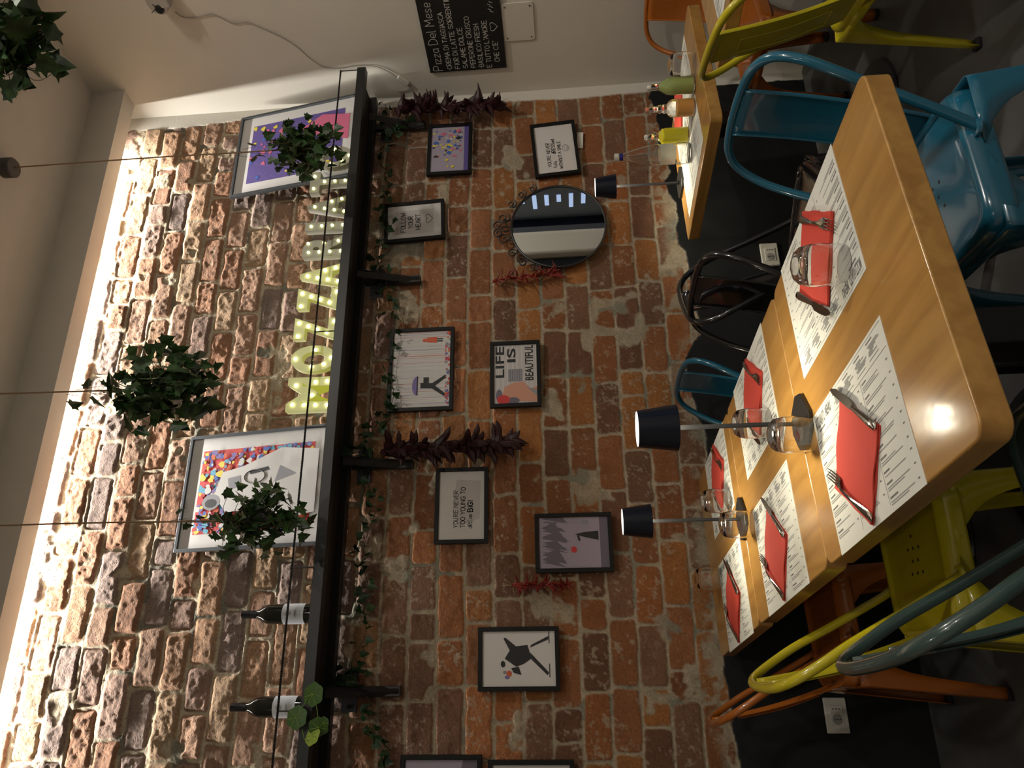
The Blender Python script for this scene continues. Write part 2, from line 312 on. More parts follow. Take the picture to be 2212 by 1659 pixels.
    mr = n.nodes.new('ShaderNodeMapRange'); mr.inputs[1].default_value = .3; mr.inputs[2].default_value = .7; mr.inputs[3].default_value = .72; mr.inputs[4].default_value = 1.28; n.links.new(t.outputs['Fac'], mr.inputs[0])
    mx = n.nodes.new('ShaderNodeVectorMath'); mx.operation = 'SCALE'; n.links.new(ca.outputs['Color'], mx.inputs[0]); lp_ = n.nodes.new('ShaderNodeMix'); lp_.inputs[3].default_value = 1.0; n.links.new(pa.outputs['Fac'], lp_.inputs[0]); n.links.new(mr.outputs[0], lp_.inputs[2]); n.links.new(lp_.outputs[0], mx.inputs['Scale']); n.links.new(mx.outputs[0], b.inputs['Base Color'])
    vo = n.nodes.new('ShaderNodeTexVoronoi'); vo.inputs['Scale'].default_value = 75; n.links.new(tc.outputs['Object'], vo.inputs['Vector'])
    pit = n.nodes.new('ShaderNodeMapRange'); pit.inputs[1].default_value = .10; pit.inputs[2].default_value = .26; pit.inputs[3].default_value = 0; pit.inputs[4].default_value = 1; n.links.new(vo.outputs['Distance'], pit.inputs[0])
    ad = n.nodes.new('ShaderNodeMath'); ad.operation = 'MULTIPLY_ADD'; ad.inputs[1].default_value = .5; n.links.new(pit.outputs[0], ad.inputs[0]); n.links.new(t.outputs['Fac'], ad.inputs[2])
    bs = n.nodes.new('ShaderNodeMapRange'); bs.inputs[3].default_value = .5; bs.inputs[4].default_value = 1.0; n.links.new(ra.outputs['Fac'], bs.inputs[0])
    bs2 = n.nodes.new('ShaderNodeMath'); bs2.operation = 'MULTIPLY'; n.links.new(bs.outputs[0], bs2.inputs[0])
    ip = n.nodes.new('ShaderNodeMapRange'); ip.inputs[3].default_value = 1; ip.inputs[4].default_value = .18; n.links.new(pa.outputs['Fac'], ip.inputs[0]); n.links.new(ip.outputs[0], bs2.inputs[1])
    bp = n.nodes.new('ShaderNodeBump'); bp.inputs['Distance'].default_value = .006; n.links.new(bs2.outputs[0], bp.inputs['Strength']); n.links.new(ad.outputs[0], bp.inputs['Height']); n.links.new(bp.outputs['Normal'], b.inputs['Normal'])
    rr = n.nodes.new('ShaderNodeMapRange'); rr.inputs[3].default_value = .88; rr.inputs[4].default_value = .62; n.links.new(pa.outputs['Fac'], rr.inputs[0]); n.links.new(rr.outputs[0], b.inputs['Roughness'])
    b.inputs['Specular IOR Level'].default_value = .3
    me.materials.append(mt); struct(ob)
    mb = MB(); mb.box(((X0 - 3.0) / 2, WY + .03, 1.89), (3.0 + X0 + .02, .05, 3.78)); o2 = mb.build('wall_back_left', mat('side_brick', (.20, .10, .055), .9, bump=.6, bscale=40), smooth=False); o2.name = 'wall_rear'; struct(o2)
brick_wall()
M_WALL = mat('painted_plaster', (.60, .57, .50), .75, bump=.08, bscale=120, var=.025, vscale=2); M_CEIL = mat('ceiling_paint', (.60, .57, .52), .8, var=.02)
mb = MB()
p0 = C0; p1 = C0 + WD * 7.2
mb.add([tuple(p0), tuple(p1), tuple(p1 + [0, 0, 3.8]), tuple(p0 + [0, 0, 3.8])] + [tuple(p0 - WN * .15), tuple(p1 - WN * .15), tuple(p1 - WN * .15 + [0, 0, 3.8]), tuple(p0 - WN * .15 + [0, 0, 3.8])],
       [(3, 2, 1, 0), (4, 5, 6, 7), (0, 1, 5, 4), (3, 7, 6, 2), (1, 2, 6, 5), (0, 4, 7, 3)])
struct(mb.build('wall_right', M_WALL, smooth=False))
mb = MB(); mb.box((-3.05, 0, 1.9), (.1, 8.3, 3.8)); struct(mb.build('wall_left', M_WALL, smooth=False))
mb = MB(); mb.box((.5, -4.05, 1.9), (7.2, .1, 3.8)); struct(mb.build('wall_front', M_WALL, smooth=False))
mb = MB(); mb.box((.5, -.45, -.03), (7.2, 7.3, .06)); struct(mb.build('floor', mat('polished_concrete', (.085, .085, .083), .42, bump=.1, bscale=60, var=.22, vscale=3.0), smooth=False))
mb = MB(); mb.box((.5, -.45, 3.81), (7.2, 7.3, .06)); struct(mb.build('ceiling', M_CEIL, smooth=False))
# dropped fascia with a lip that hides the strip light
mb = MB(); mb.box((-.06, WY - .172, (SOF_Z + .012 + 3.80) / 2), (6.0, .024, 3.80 - SOF_Z - .012)); mb.box((-.06, WY - .1375, SOF_Z + .006), (6.0, .095, .0121))
mb.box((-.06, WY - .094, SOF_Z + .056), (6.0, .006, .088))
struct(mb.build('trim_1', M_CEIL, smooth=False))
mb = MB(); mb.box((.85, WY - .074, SOF_Z + .166), (4.05, .026, .012)); tag(mb.build('light_strip', mat('strip_body', (.7, .7, .68), .5), smooth=False), 'long white strip light hidden in the slot above the brick wall', 'strip light')
for i, (x, y) in enumerate(FILL_POS):  # lamp bodies for the added fill lights, all out of view
    e = empty('ceiling_light', (x, y, 3.78), 0, ['recessed ceiling spotlight behind the camera, nearest the row of tables', 'recessed ceiling spotlight beside the white wall', 'recessed ceiling spotlight near the left wall', 'recessed ceiling spotlight far back at the right', 'recessed ceiling spotlight far back at the left'][i], 'ceiling light', 'recessed ceiling spotlights')
    mb = MB(); mb.lathe([(.085, 0), (.105, 0), (.105, -.012), (.085, -.012), (.085, 0)], 28); mb.build('rim', M_WHITEP, e)
    mb = MB(); mb.lathe([(0, -.004), (.084, -.004)], 28); mb.build('diffuser', mat('lamp_glow', (1, .9, .75), .5, emit=(1, .86, .68), es=6), e)
# ================================================================== SHELF ABOVE THE TABLES
SZ = 2.292; SY0, SY1 = 2.80, 3.052     # top of shelf, front and back
e = empty('wall_shelf', (1.2, 2.9, 2.25), 0, 'long black steel shelf on the brick wall carrying letters, posters and bottles', 'shelf'); E0 = Vector(e.location)
def loc_mb(build, name, m, par, **k):
    o = build.build(name, m, par, **k); o.matrix_parent_inverse = Matrix.Translation(-Vector(par.location)); return o
mb = MB(); mb.box((.9, SY0 + .02, SZ - .022), (3.95, .04, .044)); loc_mb(mb, 'front_bar', M_BLACK, e, bev=.002)
mb = MB(); mb.box((.9, SY1 - .02, SZ - .022), (3.95, .04, .044)); loc_mb(mb, 'back_bar', M_BLACK, e, bev=.002)
mb = MB(); mb.box((.9, (SY0 + SY1) / 2, SZ - .006), (3.93, SY1 - SY0 - .08, .008)); loc_mb(mb, 'shelf_board', mat('dark_board', (.02, .017, .014), .6), e)
mb = MB(); rz = SZ + .088; mb.tube([(-1.07, SY0 + .01, rz), (2.87, SY0 + .01, rz)], .0042, 8)
for k in range(420): x = -1.07 + k * .0094; mb.tube([(x, SY0 + .0055, rz - .003), (x + .003, SY0 + .0055, rz + .003)], .0017, 5)
loc_mb(mb, 'rail', M_BLKG, e)
for x in [2.868, 1.885, 2.20, 1.39, .95, .378, -.13, -.62]:
    mb = MB(); mb.tube([(x, SY0 + .01, SZ - .002), (x, SY0 + .01, rz)], .003, 8); loc_mb(mb, 'rail_post', M_BLACK, e)
for (fx, fy) in [(893, 605), (905, 272), (876, 1003), (846, 1493)]:
    q = W(fx, fy, .03); x = q[0]
    mb = MB(); mb.tube([(x, 2.95, SZ - .035), (x, WY - .035, q[2] + .01), (x, WY - .035, q[2] - .03)], [.02] * 3, 4); mb.box((x, WY - .03, q[2] + .10), (.036, .03, .27)); 
    loc_mb(mb, 'bracket', M_BLACK, e, smooth=False)
    mb = MB(); mb.box((x, WY - .012, SZ - .10), (.15, .014, .06)); mb.lathe([(0, .008), (.007, .008), (.008, 0)], 10, T=Matrix.Translation((x - .055, WY - .019, SZ - .10)) @ Matrix.Rotation(math.pi / 2, 4, 'X'))
    mb.lathe([(0, .008), (.007, .008), (.008, 0)], 10, T=Matrix.Translation((x + .055, WY - .019, SZ - .10)) @ Matrix.Rotation(math.pi / 2, 4, 'X')); loc_mb(mb, 'wall_plate', M_BLACK, e, smooth=False)
# --- marquee letters
M_LET = mat('marquee_plastic', (.62, .62, .46), .45); 
word = 'MOZZARIATO'; yc = [852, 776, 712, 648, 597, 533, 492, 449, 397, 344]; wid = [.155, .125, .115, .115, .12, .12, .045, .12, .12, .13]
bright = [5.5, 5.0, 4.5, 4.0, 5.5, 3.4, 3.4, 2.2, 2.0, 1.8]
desc = ['first letter, M, brightest yellow, at the left end of the word', 'second letter, O, round with an open middle', 'first of the two letters Z', 'second of the two letters Z, before the A', 'first letter A, glowing strongest in the middle of the word', 'letter R right of the bright A', 'slim letter I between R and the second A', 'second letter A, pale and barely glowing', 'letter T half covered by the hanging ivy', 'last letter, O, mostly hidden by hanging ivy']
for i, ch in enumerate(word):
    xc = YP(716, yc[i], 2.87)[0]; e = empty('marquee_letter', (xc, 2.87, SZ - .002), 0, 'light-up plastic ' + desc[i], 'light-up letter', 'light-up letters on the shelf')
    v, f = text_mesh(ch, 1, 0.02, .05)
    v = np.array(v); mn, mx_ = v.min(0), v.max(0); sx = wid[i] / (mx_[0] - mn[0]); sz = .205 / (mx_[1] - mn[1])
    vv = [((p[0] - (mn[0] + mx_[0]) / 2) * sx, -p[2] / .02 * .018, (p[1] - mn[1]) * sz) for p in v]
    mb = MB(); mb.add(vv, [tuple(q) for q in f]); o = mb.build('letter_body', mat('marquee_face_%d' % min(i // 5, 1), (.46, .45, .39), .45, emit=(.85, .85, .10), es=.22 if i < 5 else .01), e, smooth=False)
    pts = []
    for st in G[ch]:
        for a, b in zip(st, st[1:]):
            L = math.hypot(a[0] - b[0], a[1] - b[1])
            for t in np.arange(0, 1, 1.9 / max(L, 1.9)): pts.append((a[0] + (b[0] - a[0]) * t, a[1] + (b[1] - a[1]) * t))
        pts.append(st[-1])
    gw = {'M': 4.6, 'I': 2}.get(ch, 4); keep = []
    for p in pts:
        q = ((p[0] / gw - .5) * (wid[i] - .045) if ch != 'I' else 0, .022 + p[1] / 6 * (.205 - .044))
        if all(math.hypot(q[0] - k[0], q[1] - k[1]) > .043 for k in keep): keep.append(q)
    for q in keep:
        mb = MB(); mb.lathe([(0, .011), (.004, .010), (.0068, .006), (.007, 0)], 10, T=Matrix.Translation((q[0], -.018, q[1])) @ Matrix.Rotation(math.pi / 2, 4, 'X'))
        mb.build('bulb', mat('bulb_%d' % min(i // 5, 1), (1, 1, .7), .4, emit=(1, 1, .35), es=9 if i < 5 else 3.0), e)
# --- wine bottles
def wine_bottle():
    e = empty('wine_bottle', (0, 0, 0), 0, 'x', 'bottle', 'wine bottles on the shelf')
    mb = MB(); mb.lathe([(0, 0), (.034, 0), (.0375, .004), (.0375, .185), (.036, .20), (.028, .218), (.018, .232), (.0145, .245), (.0145, .298), (0, .298)], 32); mb.build('glass_body', mat('dark_bottle_glass', (.008, .01, .008), .06, coat=.5), e)
    mb = MB(); mb.lathe([(.0385, .045), (.0385, .13)], 32); lb = mb.build('label', mat('bottle_label', (.62, .64, .68), .7), e)
    mb = MB()
    for k in range(3):
        a0 = math.radians(255); r = .0389
        pts = [(r * math.sin(math.radians(-0 + 12 * math.cos(t) * (1 - k * .28))), -r * math.cos(math.radians(12 * math.cos(t) * (1 - k * .28))), .105 + .011 * (1 - k * .28) * math.sin(t)) for t in np.linspace(0, 2 * math.pi, 20, endpoint=False)]
        mb.tube(pts, .0005, 4, closed=True)
    for z, w in ((.080, 18), (.075, 14), (.058, 20)): mb.tube([(.0389 * math.sin(math.radians(a)), -.0389 * math.cos(math.radians(a)), z) for a in range(-w, w + 1, 4)], .0006, 4)
    mb.build('label_print', M_INK, lb)
    mb = MB(); mb.lathe([(.0152, .236), (.0152, .30), (.0148, .302), (0, .302)], 24); mb.tube([(.0154 * math.cos(t), .0154 * math.sin(t), .25) for t in np.linspace(0, 6.28, 20, endpoint=False)], .0006, 4, closed=True); mb.build('capsule', mat('black_foil', (.01, .01, .012), .3, metal=.4), e)
    return e
wb = wine_bottle(); used = set()
for (x, y, l) in [(683, 1325, 'dark wine bottle with white label on the shelf, just left of the colourful poster'), (655, 1527, 'dark wine bottle with white label on the shelf, beside the trailing leaves')]:
    q = YP(x, y, 2.885); put(wb, used, (q[0], 2.89, SZ - .002), 0, l)
# ================================================================== PICTURES
def canvas(n_poly, w, h, cols, seed, mi0=1, y=-.001, size=(.01, .05), jag=True):
    r = random.Random(seed); out = []
    for k in range(n_poly):
        cx_, cz_ = r.uniform(-w / 2, w / 2), r.uniform(-h / 2, h / 2); s = r.uniform(*size); m = r.choice(range(len(cols)))
        n = r.choice([5, 7, 9]); a0 = r.uniform(0, 6)
        pts = [(max(-w / 2, min(w / 2, cx_ + s * (r.uniform(.4, 1) if jag else 1) * math.cos(a0 + 6.283 * i / n))), max(-h / 2, min(h / 2, cz_ + s * (r.uniform(.4, 1) if jag else 1) * math.sin(a0 + 6.283 * i / n)))) for i in range(n)]
        out.append((mi0 + m, pts, y - .00001 * k))
    return out
def polys(mb, lst):
    for mi, pts, y in lst: mb.add([(p[0], y, p[1]) for p in pts], [tuple(range(len(pts)))], mi)
def ell(cx_, cz_, a, b, n=16, rot=0):
    return [(cx_ + a * math.cos(t) * math.cos(rot) - b * math.sin(t) * math.sin(rot), cz_ + a * math.cos(t) * math.sin(rot) + b * math.sin(t) * math.cos(rot)) for t in np.linspace(0, 2 * math.pi, n, endpoint=False)]
PAL = dict(w=mat('print_white', (.60, .58, .56), .55), k=mat('print_black', (.012, .012, .014), .6), r=mat('print_red', (.55, .03, .03), .55), lav=mat('print_lavender', (.33, .29, .36), .55), dg=mat('print_greyviolet', (.13, .11, .15), .55),
  pk=mat('print_pink', (.55, .12, .22), .55), bl=mat('print_blue', (.05, .12, .42), .55), ye=mat('print_yellow', (.68, .55, .06), .55), vi=mat('print_violet', (.10, .07, .26), .55), skin=mat('print_peach', (.55, .27, .18), .55), gr=mat('print_grey', (.25, .25, .27), .55), rd2=mat('print_orange', (.6, .10, .03), .55), cy=mat('print_cyan', (.10, .35, .50), .55), vi2=mat('print_violet2', (.17, .13, .34), .55), lt=mat('print_pale', (.48, .45, .44), .55))
def frame(name, label, tl, br, art, bw=.017, tr=None, bl=None, group='framed pictures on the brick wall', M=None, size=None, mfr=M_FRAME, matw=0, depth=.022, tilt=0):
    if M is None:
        a, b = W(*tl, .04), W(*br, .04)
        if tr: a2, b2 = W(*tr, .04), W(*bl, .04); c = (a + b + a2 + b2) / 4; w = ((a2 - a)[0] + (b - b2)[0]) / 2; hh = ((a - b2)[2] + (a2 - b)[2]) / 2
        else: c = (a + b) / 2; w = (b - a)[0]; hh = (a - b)[2]
        M = Matrix.Translation((c[0], WY - .038, c[2])) @ Matrix.Rotation(math.radians(tilt), 4, 'Y'); size = (w, hh)
    w, hh = size
    e = empty(name, None, 0, label, 'picture', group, M=M)
    mb = MB()
    for sx in (-1, 1): mb.box((sx * (w / 2 - bw / 2), depth / 2, 0), (bw, depth, hh))
    for sz in (-1, 1): mb.box((0, depth / 2, sz * (hh / 2 - bw / 2)), (w - 2 * bw, depth, bw))
    mb.build('frame', mfr, e, bev=.001, smooth=False)
    mb = MB(); iw, ih = w - 2 * bw, hh - 2 * bw; keys = ['w']; body = art(mb, iw, ih, keys)
    o = mb.build('picture', [PAL[k] for k in keys], e, smooth=False, loc=(0, .010, 0))
    return e
def bg(mb, w, h, mi=0, y=0): mb.add([(-w / 2, y, -h / 2), (w / 2, y, -h / 2), (w / 2, y, h / 2), (-w / 2, y, h / 2)], [(0, 1, 2, 3)], mi)
def rq(x0, z0, x1, z1): return [(x0, z0), (x1, z0), (x1, z1), (x0, z1)]
def art_follow(mb, w, h, K):
    K += ['k', 'lt', 'gr']; bg(mb, w, h); polys(mb, [(2, rq(-w * .36, -h * .36, w * .34, h * .36), -.0006)])
    for k, (t, x) in enumerate((('FOLLOW', -.24), ('YOUR', -.16), ('HEART', -.20))): stroke_text(mb, t, w * x * 1.25, h * (.17 - .14 * k), h * .085, width=.15, mi=1, y=-.001)
    hp = [(.5 * math.sin(t) ** 3 * .16, (.13 * math.cos(t) - .05 * math.cos(2 * t) - .02 * math.cos(3 * t)) * .5) for t in np.linspace(0, 6.283, 28, endpoint=False)]
    mb.tube([(p[0] * w * 1.6 + .01, -.001, -h * .27 + p[1] * h * .9) for p in hp], .0012, 4, 1, closed=True)
def art_graf(mb, w, h, K):
    K += ['lav', 'pk', 'vi', 'ye', 'bl', 'k', 'lt']; bg(mb, w, h, 1); polys(mb, [(3, rq(-w / 2, -h / 2, w / 2, -h * .38), -.0004)])
    L = [(m, [(p[0] * .62 + w * .14, p[1] * .8 + h * .06) for p in pts], y) for m, pts, y in canvas(60, w, h, 'abcdef', 3, 2, size=(.006, .025))]; polys(mb, L)
    polys(mb, canvas(14, w * .9, h * .3, 'ab', 9, 4, y=-.003, size=(.006, .014)))
def art_dressed(mb, w, h, K):
    K += ['k']; bg(mb, w, h)
    stroke_text(mb, "YOU'RE NEVER", -w * .36, h * .14, h * .088, width=.13, mi=1, y=-.001); stroke_text(mb, 'fully', -w * .39, h * .0, h * .088, width=.13, mi=1, y=-.001); stroke_text(mb, 'dRESSed', -w * .10, h * .0, h * .094, width=.16, mi=1, y=-.001)
    stroke_text(mb, 'WITHOUT A SMILE', -w * .42, -h * .145, h * .080, width=.17, mi=1, y=-.001)
    mb.tube([(p[0], -.001, p[1]) for p in ell(0, -h * .27, .019, .018, 22)], .0008, 4, 1, closed=True); mb.tube([(.011 * math.sin(t), -.001, -h * .27 - .011 * math.cos(t)) for t in np.linspace(-1.2, 1.2, 9)], .001, 4, 1)
    for s in (-1, 1): mb.tube([(s * .006, -.001, -h * .27 + .003), (s * .006, -.001, -h * .27 + .008)], .0009, 4, 1)
def art_rain(mb, w, h, K):
    K += ['k', 'r', 'vi2', 'gr', 'rd2', 'lt']; bg(mb, w, h); r = random.Random(4)
    for k in range(64): x = -w / 2 + w * (k + r.random()) / 64; z1 = r.uniform(-h * .35, h * .1); polys(mb, [(r.choice([3, 6, 6, 6, 2, 6]), rq(x, z1 if r.random() < .3 else -h * .44, x + r.uniform(.0006, .0016), h / 2), -.0004 - k * 1e-6)])
    polys(mb, canvas(60, w, h * .1, 'abc', 5, 2, y=-.0008, size=(.004, .012)) if False else [(m, [(p[0], p[1] - h * .45) for p in pts], y) for m, pts, y in canvas(60, w, h * .09, 'abcd', 5, 2, y=-.0008, size=(.004, .012))])
    # plain generic dark mark under a dome shape, and a small red mark
    cx_ = -w * .22; polys(mb, [(3, [(cx_ + .046 * math.cos(t), h * .06 + .022 * math.sin(t)) for t in np.linspace(0, math.pi, 14)], -.0016), (1, rq(cx_ - .046, h * .045, cx_ + .046, h * .065), -.0018), (1, [(cx_ - .012, h * .0), (cx_ + .014, h * .0), (cx_ + .010, -h * .2), (cx_ + .05, -h * .42), (cx_ + .036, -h * .43), (cx_ - .002, -h * .25), (cx_ - .04, -h * .42), (cx_ - .055, -h * .41), (cx_ - .014, -h * .19)], -.002), (1, rq(cx_ + .012, -h * .14, cx_ + .04, -h * .05), -.0022)])
    cx_ = w * .38; polys(mb, [(5, [(cx_ - .010, -h * .08), (cx_ + .012, -h * .08), (cx_ + .016, -h * .26), (cx_ - .014, -h * .26)], -.0016), (5, ell(cx_, -h * .045, .009, .010), -.0017), (1, rq(cx_ - .008, -h * .36, cx_ - .003, -h * .26), -.0017), (1, rq(cx_ + .003, -h * .36, cx_ + .008, -h * .26), -.0017)])
def art_life(mb, w, h, K):
    K += ['k', 'lt', 'skin', 'r', 'gr', 'dg']; bg(mb, w, h, 2)
    for k in range(9): polys(mb, [(0, rq(-w / 2, -h / 2 + h * k / 9, w / 2, -h / 2 + h * k / 9 + .004), -.0003)])
    def bt(t, x, z, hh, ww):
        v, f = text_mesh(t, 1, 0, .02); mn, mx_ = v.min(0), v.max(0)
        mb.add([(x + (p[0] - mn[0]) / (mx_[0] - mn[0]) * ww, -.0012, z + (p[1] - mn[1]) / (mx_[1] - mn[1]) * hh) for p in v], [tuple(q) for q in f], 1)
    bt('LIFE', -w * .06, h * .26, h * .2, w * .54); bt('IS', w * .2, h * -.01, h * .2, w * .24); bt('BEAUTIFUL', -w * .12, -h * .42, h * .19, w * .61)
    polys(mb, [(5, rq(-w * .13, -h * .16, w * .08, h * .17), -.001)])
    for k in range(6): polys(mb, [(6, rq(-w * .13, -h * .16 + k * h * .055, w * .08, -h * .16 + k * h * .055 + .002), -.0012)])
    polys(mb, [(3, [(-w * .48, -h / 2), (-w * .22, -h / 2), (-w * .26, -h * .34), (-w * .14, -h * .2), (-w * .15, h * .05), (-w * .22, h * .25), (-w * .38, h * .32), (-w * .45, h * .1)], -.001), (4, ell(-w * .43, h * .28, .022, .03), -.0014), (6, ell(-w * .45, h * .06, .016, .03), -.0013), (6, ell(-w * .36, h * .38, .03, .014), -.0013), (5, [(-w * .38, -h * .5), (-w * .3, -h * .36), (-w * .18, -h * .22), (-w * .24, -h * .3), (-w * .28, -h * .5)], -.0013)])
def art_dream(mb, w, h, K):
    K += ['k', 'lt', 'gr']; bg(mb, w, h); polys(mb, [(2, [(-w * .2, -h * .4), (w * .36, -h * .42), (w * .38, h * .12), (-w * .1, h * .2), (-w * .3, h * .05)], -.0005)])
    stroke_text(mb, "YOU'RE NEVER", -w * .33, h * .08, h * .095, width=.12, mi=1, y=-.001); stroke_text(mb, 'TOO YOUNG TO', -w * .33, -h * .08, h * .10, width=.15, mi=1, y=-.001)
    x = stroke_text(mb, 'dREam ', -w * .34, -h * .235, h * .09, width=.12, mi=1, y=-.001); stroke_text(mb, 'BIG!', -w * .34 + x, -h * .245, h * .11, width=.2, mi=1, y=-.001)
def art_bridge(mb, w, h, K):
    K += ['lav', 'dg', 'k', 'r', 'gr', 'lt', 'lt']; bg(mb, w, h, 1); r = random.Random(8)
    for k in range(26): x = r.uniform(-w * .5, w * .5); polys(mb, [(2, [(x, h * .22 + r.uniform(-.05, .02)), (x + r.uniform(.01, .05), h * .22 + r.uniform(-.01, .02)), (x + .02, h * .46)], -.0004 - k * 1e-6)] if -w * .5 < x < w * .4 else [])
    polys(mb, [(2, rq(-w / 2, -h / 2, w / 2, -h * .38), -.0007), (5, rq(w * .36, -h * .22, w * .44, -h * .12), -.0012), (5, rq(w * .39, -h * .12, w * .40, h * .42), -.0012), (4, ell(-w * .14, h * .0, .013, .012), -.0016),
               (3, [(w * .04, -h * .36), (w * .1, -h * .16), (w * .16, -h * .02), (w * .2, -h * .16), (w * .22, -h * .36)], -.0015), (3, [(w * .03, -h * .1), (w * .14, -h * .08), (w * .14, -h * .05), (w * .03, -h * .07)], -.0015)])
def art_stencil(mb, w, h, K):
    K += ['k', 'rd2', 'gr', 'vi2', 'lt']; bg(mb, w, h)
    # generic stand-in: a dark angular blot on two long struts with a small bunch of colour
    polys(mb, [(1, [(-.03, .01), (.0, .055), (.03, .035), (.075, .06), (.078, .052), (.045, .01), (.05, -.035), (.0, -.05), (-.02, -.02)], -.0015), (1, [(-.004, -.05), (.022, -.045), (-.052, -.118), (-.062, -.112)], -.0016), (1, [(.04, -.045), (.05, -.05), (.082, -.118), (.07, -.118)], -.0016), (1, rq(-.07, -.122, -.02, -.119), -.0017), (1, rq(.055, -.122, .10, -.119), -.0017),
               (1, ell(-.02, .062, .012, .009), -.0017), (1, [(-.03, .0), (-.06, -.01), (-.052, .02), (-.035, .03)], -.0016), (2, ell(-.055, .038, .012, .011, 7), -.0017), (4, ell(-.068, .046, .007, .01, 6), -.0018), (3, ell(-.05, .055, .006, .008, 6), -.0018)])
def art_pop(mb, w, h, K):
    K += ['r', 'bl', 'ye', 'rd2', 'cy', 'vi2', 'w', 'gr', 'k']; bg(mb, w, h); a, b = w * .76, h * .82
    polys(mb, [(1, rq(-a / 2, -b / 2, a / 2, b / 2), -.0004)]); polys(mb, [(m, p, y) for m, p, y in canvas(620, a, b, 'abcdefg', 21, 1, y=-.0006, size=(.005, .024))])
    r = random.Random(2)
    polys(mb, [(7, [(-.12, -.30), (.15, -.30), (.17, -.12), (.10, .06), (.08, .16), (-.02, .19), (-.10, .12), (-.09, .0), (-.15, -.1)], -.007), (8, ell(-.05, .20, .035, .045), -.0072), (9, ell(-.055, .20, .02, .03, 9), -.0074), (8, [(.0, .12), (.05, .13), (.06, .07), (.01, .06)], -.0074), (8, [(-.08, -.05), (-.02, -.02), (-.03, -.12), (-.1, -.14)], -.0074), (9, [(.06, .02), (.075, .03), (.09, -.06), (.075, -.07)], -.0075), (8, [(.02, -.1), (.09, -.12), (.05, -.2)], -.0074)])
    for k in range(8): mb.tube([(.05 + .03 * math.cos(t), -.0078, .0 + .05 * math.sin(t)) for t in np.linspace(0, 6.28, 20, endpoint=False)], .0015, 4, 9, closed=True) if k == 0 else None
def art_violet(mb, w, h, K):
    K += ['vi', 'vi2', 'pk', 'bl', 'ye', 'pk', 'w', 'lt']; bg(mb, w, h); a, b = w * .76, h * .80
    polys(mb, [(1, rq(-a / 2, -b / 2, a / 2, b / 2), -.0004)]); r = random.Random(12)
    for k in range(220):
        x, z = r.uniform(-a / 2, a / 2 - .03), r.uniform(-b / 2, b / 2 - .03); L = r.uniform(.008, .03); polys(mb, [(2, [(x, z), (x + L * .6, z + L), (x + L * .6 + .002, z + L), (x + .002, z)], -.0006)])
    polys(mb, [(m, p, y) for m, p, y in canvas(46, a, b, 'abcd', 31, 3, y=-.001, size=(.006, .022))]); polys(mb, [(3, [(-.02, -.3), (.14, -.3), (.17, -.14), (.1, -.02), (.05, -.1)], -.0018)])
FR = [('A4 picture reading FOLLOW YOUR HEART in a black frame', (833, 521), (960, 429), art_follow, (826, 439), (959, 515), -2.5),
 ('small black-framed print with purple graffiti and yellow strokes', (920, 377.5), (1019, 264), art_graf, (925.5, 268), (1018, 371), .5),
 ("black-framed quote about being dressed with a smile, right of the mirror", (1155, 382), (1242, 256.6), art_dressed, (1145, 269), (1254, 371), -4.0),
 ('black-framed print with rain lines, a dark figure shape and a red one', (833, 889), (981.5, 704), art_rain, (843, 711), (977, 884), 0),
 ('black-framed print reading LIFE IS BEAUTIFUL', (1058.5, 880), (1165, 732.4), art_life, (1058, 739), (1170, 875), 0),
 ('black-framed handwritten quote about dreaming BIG', (936, 1175), (1053.5, 1007.6), art_dream, (941.4, 1011), (1054.6, 1172.5), 0),
 ('black-framed lavender print with a small red spot and a dark shape', (1157, 1236.5), (1320, 1105), art_bridge, (1154, 1110), (1327.6, 1235), 0),
 ('black-framed white print with a black angular shape, lowest of the pictures', (1032, 1494), (1205.6, 1351), art_stencil, (1032, 1356), (1211.6, 1492.7), 0)]
for l, tl, br, a, tr, bl, ti in FR: frame('framed_picture', l, tl, br, a, tr=tr, bl=bl, tilt=ti)
frame('framed_picture', 'black-framed lavender picture cut off at the left end of the wall, upper one', (857, 1820), (1040, 1631), lambda mb, w, h, K: (K.extend(['lav', 'dg']), bg(mb, w, h, 1), polys(mb, [(2, [(0, -h / 2), (w / 2, -h / 2), (w / 2, -h * .3), (w * .2, -h * .25)], -.0005)])))
frame('framed_picture', 'black-framed pale picture cut off at the left end of the wall, lower one', (1053, 1790), (1240, 1642), lambda mb, w, h, K: (K.extend(['gr']), bg(mb, w, h, 0), polys(mb, [(1, ell(0, 0, .05, .08), -.0005)])))
for (xc, art, l, tt) in [(.737, art_pop, 'large grey-framed colourful poster leaning on the shelf, left of the letters', 0), (2.545, art_violet, 'large grey-framed violet poster leaning on the shelf at its right end', 0)]:
    lean = math.atan2(.125, .70); zc = SZ + .35 * math.cos(lean) + .008
    frame('leaning_poster', l, None, None, art, bw=.014, group='large posters leaning on the shelf', M=Matrix.Translation((xc, 2.895 + .35 * math.sin(lean), zc)) @ Matrix.Rotation(-lean, 4, 'X'), size=(.515, .70), mfr=M_GFRAME, depth=.02)
